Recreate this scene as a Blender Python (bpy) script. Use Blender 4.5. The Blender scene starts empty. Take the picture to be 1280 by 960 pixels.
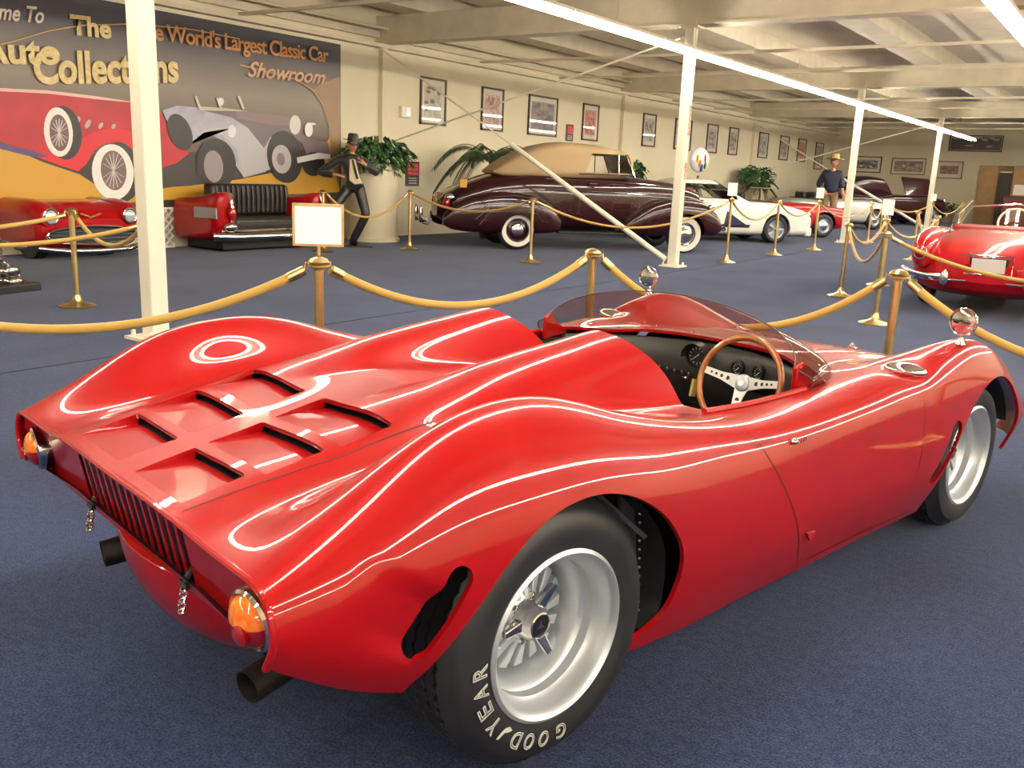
import bpy, bmesh, math, random
import numpy as np
from mathutils import Vector, Matrix
random.seed(7); np.random.seed(7)
PI = math.pi
SC = bpy.context.scene
COL = SC.collection

# ------------------------------------------------------------------ camera
FPX, PITCH, ROLL, YAW, CAMH = 1133.69, 0.23062, 0.04205, 0.6032, 1.4149
_fw = np.array([-math.sin(YAW)*math.cos(PITCH), math.cos(YAW)*math.cos(PITCH), -math.sin(PITCH)])
_rt = np.array([math.cos(YAW), math.sin(YAW), 0.0]); _dn = np.cross(_fw, _rt)
_r2 = math.cos(ROLL)*_rt - math.sin(ROLL)*_dn; _d2 = np.cross(_fw, _r2)
cd = bpy.data.cameras.new('camera'); cam = bpy.data.objects.new('camera', cd); COL.objects.link(cam)
cd.sensor_fit = 'HORIZONTAL'; cd.sensor_width = 36.0; cd.lens = FPX/1280*36.0; cd.clip_start = 0.05; cd.clip_end = 200
cam.matrix_world = Matrix(((_r2[0], -_d2[0], -_fw[0], 0), (_r2[1], -_d2[1], -_fw[1], 0), (_r2[2], -_d2[2], -_fw[2], CAMH), (0, 0, 0, 1)))
SC.camera = cam

# ------------------------------------------------------------------ world, exposure
W = bpy.data.worlds.new('world'); SC.world = W; W.use_nodes = True
W.node_tree.nodes['Background'].inputs[0].default_value = (0.9, 0.85, 0.75, 1); W.node_tree.nodes['Background'].inputs[1].default_value = 0.3
SC.view_settings.view_transform = 'Standard'; SC.view_settings.look = 'None'
SC.view_settings.exposure = 0.0; SC.view_settings.gamma = 1.0; SC.view_settings.use_curve_mapping = False
TUBE_POWER = 94.0      # radiance of the fluorescent tubes

# ------------------------------------------------------------------ pixel <-> wall helpers (measurements taken once from the photograph)
def ray(px, py): return np.array([_r2, _d2, _fw]).T @ np.array([(px-640)/FPX, (py-480)/FPX, 1.0])
CC = np.array([0, 0, CAMH])
def at_x(px, py, x): d = ray(px, py); return CC + d*(x/d[0])
def at_y(px, py, y): d = ray(px, py); return CC + d*(y/d[1])
def at_z(px, py, z=0.0): d = ray(px, py); return CC + d*((z-CAMH)/d[2])

# ------------------------------------------------------------------ colour and materials
def lin(c):
    return tuple((v/255/12.92 if v/255 <= .04045 else ((v/255+.055)/1.055)**2.4) for v in c) + (1.0,)
MATS = {}
def mat(name, rgb, rough=.5, metal=0, coat=0, emit=None, estr=1, noise=None, bump=None, spec=.5, sheen=0, coat_r=.02):
    if name in MATS: return MATS[name]
    m = bpy.data.materials.new(name); m.use_nodes = True; nt = m.node_tree; b = nt.nodes['Principled BSDF']
    b.inputs['Base Color'].default_value = lin(rgb); b.inputs['Roughness'].default_value = rough; b.inputs['Metallic'].default_value = metal
    b.inputs['Coat Weight'].default_value = coat; b.inputs['Coat Roughness'].default_value = coat_r; b.inputs['Specular IOR Level'].default_value = spec
    b.inputs['Sheen Weight'].default_value = sheen
    if emit: b.inputs['Emission Color'].default_value = lin(emit); b.inputs['Emission Strength'].default_value = estr
    tc = nt.nodes.new('ShaderNodeTexCoord')
    if noise:                                                  # (scale, other colour, contrast lo, hi)
        n = nt.nodes.new('ShaderNodeTexNoise'); n.inputs['Scale'].default_value = noise[0]; n.inputs['Detail'].default_value = 6
        nt.links.new(tc.outputs['Object'], n.inputs['Vector'])
        r = nt.nodes.new('ShaderNodeValToRGB'); r.color_ramp.elements[0].position = noise[2]; r.color_ramp.elements[1].position = noise[3]
        r.color_ramp.elements[0].color = lin(rgb); r.color_ramp.elements[1].color = lin(noise[1])
        nt.links.new(n.outputs['Fac'], r.inputs['Fac']); nt.links.new(r.outputs['Color'], b.inputs['Base Color'])
    if bump:
        n = nt.nodes.new('ShaderNodeTexNoise'); n.inputs['Scale'].default_value = bump[0]; n.inputs['Detail'].default_value = 4
        nt.links.new(tc.outputs['Object'], n.inputs['Vector'])
        bp = nt.nodes.new('ShaderNodeBump'); bp.inputs['Strength'].default_value = bump[1]; bp.inputs['Distance'].default_value = bump[2]
        nt.links.new(n.outputs['Fac'], bp.inputs['Height']); nt.links.new(bp.outputs['Normal'], b.inputs['Normal'])
    MATS[name] = m; return m
RED = mat('red_paint', (164, 9, 13), .3, 0, .8, noise=(3, (158, 8, 12), .3, .7), spec=.12)
REDIN = mat('red_inner', (150, 14, 16), .45, 0, .6)
RED2 = mat('red_paint_old', (172, 10, 18), .3, 0, .9, spec=.15)
MAROON = mat('maroon_paint', (44, 12, 16), .25, 0, .8, spec=.2)
WHITEP = mat('white_paint', (238, 234, 222), .35, 0, .8)
SILVER = mat('silver_paint', (205, 203, 198), .3, .2, 1)
NAVY = mat('navy_stripe', (28, 28, 70), .4, 0, .5)
CHROME = mat('chrome', (235, 230, 225), .06, 1)
ALU = mat('cast_aluminium', (204, 209, 214), .36, .6, bump=(120, .08, .001))
ALUD = mat('satin_aluminium', (186, 192, 200), .42, .85)
BRASS = mat('polished_brass', (232, 208, 146), .3, 1, noise=(14, (214, 186, 120), .3, .8))
ROPE = mat('gold_rope', (188, 148, 64), .75, 0, sheen=.4, bump=(160, .4, .004))
RUBBER = mat('tyre_rubber', (31, 31, 34), .48, noise=(9, (42, 42, 45), .3, .7))
RUBW = mat('tyre_white', (232, 226, 208), .6)
BLACK = mat('black_plastic', (18, 17, 18), .45)
DARK = mat('dark_interior', (26, 25, 26), .8, noise=(8, (36, 34, 33), .3, .7))
LEATH = mat('black_leather', (34, 31, 30), .38, bump=(60, .3, .003), noise=(5, (48, 44, 42), .3, .7))
SUIT = mat('black_suit', (22, 21, 23), .5, sheen=.3)
SHIRT = mat('cream_shirt', (226, 210, 170), .8)
SKIN = mat('skin', (190, 132, 100), .6)
WOOD = mat('varnished_wood', (176, 104, 40), .25, 0, .8, noise=(20, (150, 82, 30), .3, .7))
WALL = mat('cream_wall', (226, 215, 186), .85, noise=(1.2, (220, 208, 178), .3, .7))
CEIL = mat('ceiling_paint', (226, 215, 190), .9, noise=(.8, (212, 200, 176), .3, .7))
STEEL = mat('painted_steel', (218, 206, 180), .7, noise=(3, (204, 192, 166), .3, .7))
COLM = mat('column_paint', (236, 228, 204), .55)
TAN = mat('soft_top_canvas', (176, 150, 112), .9, bump=(80, .3, .004))
LEAF = mat('leaf_green', (38, 78, 34), .5, noise=(9, (62, 104, 52), .3, .7))
PALM = mat('palm_green', (46, 66, 40), .5, noise=(9, (70, 90, 54), .3, .7))
WHITE = mat('white_card', (250, 248, 240), .5)
AMBER = mat('amber_lens', (240, 110, 10), .12, 0, 1, noise=(60, (250, 140, 30), .4, .6))
REDLENS = mat('red_lens', (150, 6, 14), .12, 0, 1)
PRED = mat('print_red', (196, 30, 36), .6)
def glassmat(name, tint, gloss=.06):
    m = bpy.data.materials.new(name); m.use_nodes = True; nt = m.node_tree; nt.nodes.clear()
    o = nt.nodes.new('ShaderNodeOutputMaterial'); mx = nt.nodes.new('ShaderNodeMixShader'); tr = nt.nodes.new('ShaderNodeBsdfTransparent'); gl = nt.nodes.new('ShaderNodeBsdfGlossy')
    lw = nt.nodes.new('ShaderNodeLayerWeight'); pw = nt.nodes.new('ShaderNodeMath'); pw.operation = 'POWER'; pw.inputs[1].default_value = 5; lw.inputs['Blend'].default_value = .5
    fr = nt.nodes.new('ShaderNodeMath'); fr.operation = 'MULTIPLY_ADD'; fr.inputs[1].default_value = .45; fr.inputs[2].default_value = gloss; nt.links.new(lw.outputs['Facing'], pw.inputs[0]); nt.links.new(pw.outputs[0], fr.inputs[0])
    tr.inputs[0].default_value = lin(tint); gl.inputs[0].default_value = (1, 1, 1, 1); gl.inputs['Roughness'].default_value = .02
    nt.links.new(fr.outputs[0], mx.inputs[0]); nt.links.new(tr.outputs[0], mx.inputs[1]); nt.links.new(gl.outputs[0], mx.inputs[2]); nt.links.new(mx.outputs[0], o.inputs[0])
    return m
GLASS = glassmat('window_glass', (222, 222, 214)); GLASSD = glassmat('dark_glass', (90, 90, 88))
def carpet():
    m = mat('carpet', (50, 64, 100), 1.0, sheen=.12, spec=.05); nt = m.node_tree; b = nt.nodes['Principled BSDF']
    tc = nt.nodes.new('ShaderNodeTexCoord'); L = nt.links.new
    n1 = nt.nodes.new('ShaderNodeTexNoise'); n1.inputs['Scale'].default_value = 150; n1.inputs['Detail'].default_value = 8
    n2 = nt.nodes.new('ShaderNodeTexNoise'); n2.inputs['Scale'].default_value = .9; n2.inputs['Detail'].default_value = 5
    n3 = nt.nodes.new('ShaderNodeTexNoise'); n3.inputs['Scale'].default_value = 30; n3.inputs['Detail'].default_value = 5
    for n in (n1, n2, n3): L(tc.outputs['Object'], n.inputs['Vector'])
    r = nt.nodes.new('ShaderNodeValToRGB'); r.color_ramp.elements[0].position = .35; r.color_ramp.elements[1].position = .68
    r.color_ramp.elements[0].color = lin((17, 27, 56)); r.color_ramp.elements[1].color = lin((54, 68, 106))
    ad = nt.nodes.new('ShaderNodeMath'); ad.operation = 'ADD'; ml = nt.nodes.new('ShaderNodeMath'); ml.operation = 'MULTIPLY_ADD'; ml.inputs[1].default_value = .35; 
    L(n2.outputs['Fac'], ml.inputs[0]); L(n1.outputs['Fac'], ml.inputs[2])
    m2 = nt.nodes.new('ShaderNodeMath'); m2.operation = 'MULTIPLY_ADD'; m2.inputs[1].default_value = .3; L(n3.outputs['Fac'], m2.inputs[0]); L(ml.outputs[0], m2.inputs[2])
    ad.operation = 'SUBTRACT'; ad.inputs[1].default_value = .325; L(m2.outputs[0], ad.inputs[0]); L(ad.outputs[0], r.inputs['Fac']); L(r.outputs['Color'], b.inputs['Base Color'])
    bp = nt.nodes.new('ShaderNodeBump'); bp.inputs['Strength'].default_value = .6; bp.inputs['Distance'].default_value = .006; L(n1.outputs['Fac'], bp.inputs['Height']); L(bp.outputs['Normal'], b.inputs['Normal'])
    return m
CARPET = carpet()

# ------------------------------------------------------------------ object helpers
class G:
    """collects vertices and faces, then links them as ONE mesh object"""
    def __init__(s): s.v = []; s.f = []
    def add(s, v, f):
        o = len(s.v); s.v += [tuple(float(c) for c in p) for p in v]; s.f += [tuple(i+o for i in q) for q in f]; return s
    def box(s, c, d, R=None, taper=1.0):
        x, y, z = d[0]/2, d[1]/2, d[2]/2
        P = [(-x, -y, -z), (x, -y, -z), (x, y, -z), (-x, y, -z), (-x*taper, -y*taper, z), (x*taper, -y*taper, z), (x*taper, y*taper, z), (-x*taper, y*taper, z)]
        if R is not None: P = [R @ Vector(p) for p in P]
        return s.add([(p[0]+c[0], p[1]+c[1], p[2]+c[2]) for p in P], [(0, 3, 2, 1), (4, 5, 6, 7), (0, 1, 5, 4), (1, 2, 6, 5), (2, 3, 7, 6), (3, 0, 4, 7)])
    def bar(s, a, b, w, h):
        a = Vector(a); b = Vector(b); d = (b-a); L = d.length; R = d.to_track_quat('X', 'Z').to_matrix()
        return s.box((a+b)/2, (L, w, h), R)
    def tube(s, pts, r, n=10, cap=True):
        pts = [Vector(p) for p in pts]; rs = r if isinstance(r, (list, tuple)) else [r]*len(pts); V = []; F = []
        up = Vector((0, 0, 1)); prev = None
        for i, p in enumerate(pts):
            t = (pts[min(i+1, len(pts)-1)]-pts[max(i-1, 0)]).normalized()
            if prev is None: a = t.cross(up) if abs(t.dot(up)) < .95 else t.cross(Vector((1, 0, 0)))
            else: a = prev - t*prev.dot(t)
            a.normalize(); prev = a; b = t.cross(a)
            for k in range(n):
                an = 2*PI*k/n; V.append(p + (a*math.cos(an)+b*math.sin(an))*rs[i])
        for i in range(len(pts)-1):
            for k in range(n): F.append((i*n+k, i*n+(k+1) % n, (i+1)*n+(k+1) % n, (i+1)*n+k))
        if cap: F.append(tuple(range(n-1, -1, -1))); F.append(tuple((len(pts)-1)*n+k for k in range(n)))
        return s.add(V, F)
    def lathe(s, prof, M=None, n=24, a0=0, a1=2*PI, closed=None):
        """prof: (radius, height) pairs round local z; M places it"""
        M = M or Matrix.Identity(4); full = abs(a1-a0-2*PI) < 1e-6; m = n if full else n+1; V = []; F = []
        for r, h in prof:
            for k in range(m):
                an = a0+(a1-a0)*k/n; V.append(M @ Vector((r*math.cos(an), r*math.sin(an), h)))
        for i in range(len(prof)-1):
            for k in range(n):
                k2 = (k+1) % m; F.append((i*m+k, i*m+k2, (i+1)*m+k2, (i+1)*m+k))
        return s.add(V, F)
    def poly(s, pts, n, th):
        """flat outline pts extruded along vector n by th"""
        n = Vector(n)*th; m = len(pts); A = [Vector(p) for p in pts]; B = [p+n for p in A]
        return s.add(A+B, [tuple(range(m-1, -1, -1)), tuple(range(m, 2*m))]+[(i, (i+1) % m, (i+1) % m+m, i+m) for i in range(m)])
    def ell(s, c, r, nu=20, nv=12, R=None):
        V = []; F = []
        for i in range(nv+1):
            a = PI*i/nv
            for k in range(nu):
                b = 2*PI*k/nu; p = Vector((r[0]*math.sin(a)*math.cos(b), r[1]*math.sin(a)*math.sin(b), r[2]*math.cos(a)))
                if R is not None: p = R @ p
                V.append((p[0]+c[0], p[1]+c[1], p[2]+c[2]))
        for i in range(nv):
            for k in range(nu): F.append((i*nu+k, (i+1)*nu+k, (i+1)*nu+(k+1) % nu, i*nu+(k+1) % nu))
        return s.add(V, F)
    def torus(s, M, R, r, n=48, m=10):
        V = []; F = []
        for i in range(n):
            a = 2*PI*i/n
            for k in range(m):
                b = 2*PI*k/m; V.append(M @ Vector(((R+r*math.cos(b))*math.cos(a), (R+r*math.cos(b))*math.sin(a), r*math.sin(b))))
        for i in range(n):
            for k in range(m): F.append((i*m+k, ((i+1) % n)*m+k, ((i+1) % n)*m+(k+1) % m, i*m+(k+1) % m))
        return s.add(V, F)
    def obj(s, name, m, parent=None, smooth=True, bev=0, fix=True):
        me = bpy.data.meshes.new(name); me.from_pydata(s.v, [], s.f)
        if fix:
            bm = bmesh.new(); bm.from_mesh(me); bmesh.ops.recalc_face_normals(bm, faces=bm.faces); bm.to_mesh(me); bm.free()
        me.materials.append(m)
        if smooth:
            me.shade_smooth()
            try: me.set_sharp_from_angle(angle=math.radians(38))
            except Exception: pass
        o = bpy.data.objects.new(name, me); COL.objects.link(o)
        if parent is not None: o.parent = parent
        if bev:
            b = o.modifiers.new('bevel', 'BEVEL'); b.width = bev; b.segments = 2; b.limit_method = 'ANGLE'
        return o
def tag(o, label=None, cat=None, group=None, kind=None):
    if label: o['label'] = label
    if cat: o['category'] = cat
    if group: o['group'] = group
    if kind: o['kind'] = kind
    return o
def thing(name, label, cat, loc=(0, 0, 0), rz=0, group=None):
    o = bpy.data.objects.new(name, None); COL.objects.link(o); o.location = loc; o.rotation_euler = (0, 0, rz); o.empty_display_size = .2
    return tag(o, label, cat, group)
def copy_tree(o, parent=None):
    c = o.copy(); COL.objects.link(c); c.parent = parent
    for ch in o.children: copy_tree(ch, c)
    return c
def T(x, y, z): return Matrix.Translation((x, y, z))
def RX(a): return Matrix.Rotation(a, 4, 'X')
def RY(a): return Matrix.Rotation(a, 4, 'Y')
def RZ(a): return Matrix.Rotation(a, 4, 'Z')
def text_obj(name, s, m, parent, origin, xa, ya, width=None, height=.1, ext=.004, outline=0, bold=0, shear=0, spacing=1):
    """lettering as a mesh: xa reading direction, ya up direction, origin = lower left"""
    cu = bpy.data.curves.new(name, 'FONT'); cu.body = s; cu.size = 1; cu.shear = shear; cu.space_character = spacing; cu.resolution_u = 4
    cu.extrude = 0.0; cu.offset = bold
    if outline: cu.fill_mode = 'NONE'; cu.bevel_depth = outline; cu.bevel_resolution = 0
    t = bpy.data.objects.new(name, cu); COL.objects.link(t); bpy.context.view_layer.update()
    me = bpy.data.meshes.new_from_object(t.evaluated_get(bpy.context.evaluated_depsgraph_get()))
    bpy.data.objects.remove(t); co = np.array([v.co[:] for v in me.vertices])
    lo = co.min(0); hi = co.max(0); sy = height/(hi[1]-lo[1]); sx = (width/(hi[0]-lo[0])) if width else sy
    xa = Vector(xa).normalized(); ya = Vector(ya).normalized(); za = xa.cross(ya); O = Vector(origin)
    for v in me.vertices:
        c = v.co; v.co = O + xa*((c.x-lo[0])*sx) + ya*((c.y-lo[1])*sy) + za*(ext + c.z*sy)
    me.materials.clear(); me.materials.append(m); o = bpy.data.objects.new(name, me); COL.objects.link(o); o.parent = parent
    return o

# ------------------------------------------------------------------ surface maths: interpolated lofts with clean cut-outs
def nat(xk, x):
    """matrix of the natural cubic spline through knots xk evaluated at x"""
    n = len(xk); h = np.diff(xk); A = np.zeros((n, n)); B = np.zeros((n, n)); A[0, 0] = A[-1, -1] = 1
    for i in range(1, n-1):
        A[i, i-1] = h[i-1]; A[i, i] = 2*(h[i-1]+h[i]); A[i, i+1] = h[i]
        B[i, i-1] = 6/h[i-1]; B[i, i] = -6/h[i-1]-6/h[i]; B[i, i+1] = 6/h[i]
    S = np.linalg.solve(A, B); x = np.asarray(x, float); j = np.clip(np.searchsorted(xk, x)-1, 0, n-2); hh = h[j]
    a = (xk[j+1]-x)/hh; b = (x-xk[j])/hh; M = np.zeros((len(x), n)); r = np.arange(len(x))
    M[r, j] += a; M[r, j+1] += b; M += ((a**3-a)*hh**2/6)[:, None]*S[j] + ((b**3-b)*hh**2/6)[:, None]*S[j+1]
    return M
def hermite(xk, Y, x):
    """monotone-limited (PCHIP-like) interpolation of rows Y"""
    xk = np.asarray(xk, float); Y = np.asarray(Y, float); h = np.diff(xk); sh = (-1,)+(1,)*(Y.ndim-1); d = np.diff(Y, axis=0)/h.reshape(sh); m = np.zeros_like(Y)
    w = d[:-1]*d[1:]; m[1:-1] = np.where(w > 0, 2*w/np.where(np.abs(d[:-1]+d[1:]) < 1e-9, 1, d[:-1]+d[1:]), 0); m[0] = d[0]; m[-1] = d[-1]
    x = np.asarray(x, float); j = np.clip(np.searchsorted(xk, x)-1, 0, len(xk)-2); t = ((x-xk[j])/h[j]).reshape(sh); H = h[j].reshape(sh)
    return Y[j]*(2*t**3-3*t**2+1)+m[j]*H*(t**3-2*t**2+t)+Y[j+1]*(-2*t**3+3*t**2)+m[j+1]*H*(t**3-t**2)
def normals(P, wrap=False):
    du = np.gradient(P, axis=0)
    if wrap: dv = (np.roll(P, -1, 1)-np.roll(P, 1, 1))/2
    else: dv = np.gradient(P, axis=1)
    n = np.cross(du, dv); l = np.linalg.norm(n, axis=2, keepdims=True); return n/np.maximum(l, 1e-12)
def cut_mesh(name, P, N, g, m, parent, lip=.015, wrap=False, capends=False, lipmat=None):
    """grid surface P with normals N, faces removed where g<0, cut exactly along g=0, with a lip turned inwards"""
    nu, nv = g.shape; V = []; NN = []; F = []; idx = -np.ones((nu, nv), int); ed = {}; rim = []
    def vid(i, j):
        if idx[i, j] < 0: idx[i, j] = len(V); V.append(P[i, j]); NN.append(N[i, j])
        return int(idx[i, j])
    def eid(a, b):
        k = (a, b) if a < b else (b, a)
        if k not in ed:
            ga, gb = g[k[0]], g[k[1]]; t = ga/(ga-gb); ed[k] = len(V); V.append(P[k[0]]*(1-t)+P[k[1]]*t); n = N[k[0]]*(1-t)+N[k[1]]*t; NN.append(n/np.linalg.norm(n))
        return ed[k]
    for i in range(nu-1):
        for j in range(nv if wrap else nv-1):
            q = [(i, j), (i+1, j), (i+1, (j+1) % nv), (i, (j+1) % nv)]; s = [g[c] >= 0 for c in q]
            if all(s): F.append(tuple(vid(*c) for c in q)); continue
            if not any(s): continue
            o = []; cr = []
            for k in range(4):
                a, b = q[k], q[(k+1) % 4]
                if s[k]: o.append(vid(*a))
                if s[k] != s[(k+1) % 4]: e = eid(a, b); o.append(e); cr.append((e, s[k]))
            F.append(tuple(o))
            if len(cr) == 2: rim.append((cr[0][0], cr[1][0]) if cr[0][1] else (cr[1][0], cr[0][0]))
    V = np.array(V); NN = np.array(NN); nb = len(V)
    tot = 0
    for f in F[::max(1, len(F)//200)]: tot += np.sign(np.dot(np.cross(V[f[1]]-V[f[0]], V[f[2]]-V[f[0]]), NN[f[0]]))
    if tot < 0: F = [tuple(reversed(f)) for f in F]
    LV = []; LN = []; mp = {}
    def lv(k, d, n): LV.append(V[k]-NN[k]*d); LN.append(n); return nb+len(LV)-1
    for a, b in rim:
        n = np.cross(V[b]-V[a], NN[a]); l = np.linalg.norm(n)
        if l < 1e-9: continue
        n = n/l*(1 if tot >= 0 else 1); q = (lv(a, 0, n), lv(b, 0, n), lv(b, lip, n), lv(a, lip, n)); LL = np.array(LV[-4:])
        F.append(q if np.dot(np.cross(LL[1]-LL[0], LL[2]-LL[0]), n) > 0 else tuple(reversed(q)))
    if LV: V = np.vstack([V, LV]); NN = np.vstack([NN, LN])
    me = bpy.data.meshes.new(name); me.from_pydata(V.tolist(), [], F); me.materials.append(m); me.shade_smooth()
    me.normals_split_custom_set_from_vertices(NN.tolist())
    o = bpy.data.objects.new(name, me); COL.objects.link(o); o.parent = parent
    return o
def pontoon(name, st, m, parent, ex=3.0, nu=60, nv=40, hole=None, lip=.02, half=False):
    """closed rounded hull along x: stations (x, y centre, half width, z bottom, z top); superellipse sections, exponent ex"""
    st = np.array(st, float); u = (1-np.cos(np.linspace(0, PI, nu)))/2; xs = st[0, 0]+(st[-1, 0]-st[0, 0])*u
    C = hermite(st[:, 0], st[:, 1:], xs); th = 2*PI*np.arange(nv)/nv; c, s = np.cos(th), np.sin(th)
    cy = np.sign(c)*np.abs(c)**(2/ex); sz = np.sign(s)*np.abs(s)**(2/ex)
    P = np.zeros((nu, nv, 3)); P[:, :, 0] = xs[:, None]; P[:, :, 1] = C[:, 0:1]+C[:, 1:2]*cy; P[:, :, 2] = (C[:, 2:3]+C[:, 3:4])/2+(C[:, 3:4]-C[:, 2:3])/2*sz
    N = normals(P, True); ctr = np.stack([xs, C[:, 0], (C[:, 2]+C[:, 3])/2], 1)
    if np.mean(np.sum(N*(P-ctr[:, None, :]), 2)) < 0: N = -N
    g = np.ones((nu, nv)) if hole is None else hole(P[:, :, 0], P[:, :, 1], P[:, :, 2])
    o = cut_mesh(name, P, N, g, m, parent, lip, True)
    for e, nrm in ((0, (-1, 0, 0)), (-1, (1, 0, 0))):          # end caps
        if C[e, 1] > .02:
            G().add(P[e].tolist(), [tuple(range(nv))]).obj('end_panel', m, parent, fix=False)
    return o
def polar_hole(xc, zc, deg, rad):
    d = np.radians(deg); r = np.array(rad, float); kd = np.concatenate([d-2*PI, d, d+2*PI]); kr = np.concatenate([r, r, r]); o = np.argsort(kd); kd = kd[o]; kr = kr[o]
    def f(x, y, z): th = np.arctan2(z-zc, x-xc); return np.hypot(x-xc, z-zc)-hermite(kd, kr, th.ravel()).reshape(th.shape)
    return f
def oval(xc, zc, dx, dz, hl, hw):
    l = math.hypot(dx, dz); dx, dz = dx/l, dz/l
    def f(x, z):
        t = (x-xc)*dx+(z-zc)*dz; s = (x-xc)*dz-(z-zc)*dx
        return np.hypot(np.maximum(np.abs(t)-(hl-hw), 0), s)-hw
    return f

# ------------------------------------------------------------------ the room
XW, YB, HCE, XR, YF = -12.92, 44.53, 4.55, 9.0, -8.0
def struct(name, g, m, parent=None, **k):
    o = g.obj(name, m, parent, **k)
    if parent is None: o['kind'] = 'structure'
    return o
struct('floor', G().box(((XW+XR)/2, (YB+YF)/2, -.05), (XR-XW+.4, YB-YF+.4, .1)), CARPET, smooth=False)
struct('wall_left', G().box((XW-.1, (YB+YF)/2, HCE/2), (.2, YB-YF+.4, HCE)), WALL, smooth=False)
struct('wall_right', G().box((XR+.1, (YB+YF)/2, HCE/2), (.2, YB-YF+.4, HCE)), WALL, smooth=False)
struct('wall_front', G().box(((XW+XR)/2, YF-.1, HCE/2), (XR-XW, .2, HCE)), WALL, smooth=False)
wb = struct('wall_back', G().box(((XW-6.6)/2, YB+.1, HCE/2), (-6.6-XW, .2, HCE)).box(((XR-4.6)/2, YB+.1, HCE/2), (XR+4.6, .2, HCE)).box((-5.6, YB+.1, (2.5+HCE)/2), (2.0, .2, HCE-2.5)), WALL, smooth=False)
ce = struct('ceiling', G().box(((XW+XR)/2, (YB+YF)/2, HCE+.05), (XR-XW+.4, YB-YF+.4, .1)), CEIL, smooth=False)
BAYS = [-6.09, 3.81, 13.72, 23.62, 33.52]
for i, y in enumerate(BAYS):                                   # deep cross beams on the columns
    struct('trim_%d' % (i+1), G().box(((XW+XR)/2, y, 3.95), (XR-XW, .16, .5)).box(((XW+XR)/2, y, 3.71), (XR-XW, .34, .03)), STEEL, smooth=False)
k = 6
for x in (-11.9, -9.9, -7.9, -4.9, -2.9, -.6, 1.5, 4.2, 6.9):                   # joists running the length of the hall
    w = .75 if x in (-9.9, -2.9) else .55
    struct('trim_%d' % k, G().box((x, (YB+YF)/2, 4.37), (w, YB-YF, .36)), STEEL, smooth=False); k += 1
for y in (7.1, 10.4, 17.0, 20.3, 26.9, 30.2, 36.8, 40.1):              # light rails hung under the joists
    struct('trim_%d' % k, G().box(((XW+XR)/2, y, 3.74), (XR-XW, .06, .05)), STEEL, smooth=False); k += 1
struct('trim_%d' % k, G().box((XW+.09, (YB+YF)/2, 3.66), (.18, YB-YF, .07)).box((XW+.05, (YB+YF)/2, 3.86), (.1, YB-YF, .12)).tube([(XW+.3, YF, 3.95), (XW+.3, YB, 3.95)], .03), STEEL, smooth=False); k += 1
for y in (3.8, 13.8, 23.7, 33.95):                               # wall posts
    struct('trim_%d' % k, G().box((XW+.05, y, 1.83), (.1, .16, 3.64)), WALL, smooth=False); k += 1
struct('trim_%d' % k, G().box((-5.97, 6, .0015), (.012, 27, .003)), mat('seam', (26, 30, 48), .9), smooth=False)

def column(y, label):
    t = thing('support_column', label, 'column', (-6.36, y, 0))
    G().box((0, 0, 1.86), (.15, .15, 3.68)).obj('post', COLM, t, smooth=False, bev=.012)
    G().box((0, 0, .012), (.34, .34, .024)).obj('base_plate', COLM, t, smooth=False)
    for a in (-.12, .12):
        for b in (-.12, .12): G().lathe([(.018, 0), (.018, .05), (0, .055)], T(a, b, .02), 8).obj('anchor_bolt', COLM, t)
    G().box((0, 0, 3.68), (.3, .26, .03)).obj('cap_plate', COLM, t, smooth=False)
    return t
column(4.22, 'cream square steel column in front of the mural, nearest of the row')
c2 = column(13.72, 'cream square steel column in front of the maroon convertible front wheel')
column(23.62, 'cream square steel column between the straw hat figure and the right roped area')
column(33.52, 'farthest cream steel column, in front of the framed print on the end wall')
G().box((.078, .02, 2.30), (.006, .07, .46)).obj('red_notice', mat('notice', (206, 120, 104), .7, noise=(30, (220, 190, 165), .4, .6)), c2, smooth=False)
G().box((.078, .02, 1.52), (.006, .08, .26)).obj('red_notice', MATS['notice'], c2, smooth=False)
def brace(name, a, b, r, label):
    g = G().tube([a, b], r, 8); d = (Vector(b)-Vector(a)).normalized(); o = g.obj(name, COLM, None); tag(o, label, 'brace', 'diagonal wall braces')
brace('diagonal_brace', (-6.45, 13.6, .12), (-9.6, 13.6, 1.87), .045, 'thick cream diagonal pipe from the column foot up across the maroon convertible')
brace('diagonal_brace', (-9.62, 13.6, 1.88), (-12.8, 13.6, 3.62), .014, 'thin rod continuing the thick brace up to the wall top by the first posters')
brace('diagonal_brace', (-6.45, 13.52, 3.5), (-12.8, 13.52, 1.75), .016, 'thin rod sloping from the column head down to the wall above the ivy planter')
brace('diagonal_brace', (-6.45, 33.3, 3.5), (-12.8, 33.3, 1.6), .018, 'far thin rod sloping from the last column down behind the straw hat figure')
brace('diagonal_brace', (-6.45, 33.4, .15), (-9.8, 33.4, 1.9), .045, 'far thick diagonal pipe across the dark car with the raised hood')
brace('diagonal_brace', (-9.82, 33.4, 1.91), (-12.8, 33.4, 3.55), .016, 'far thin rod rising to the wall between the distant posters')

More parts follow.
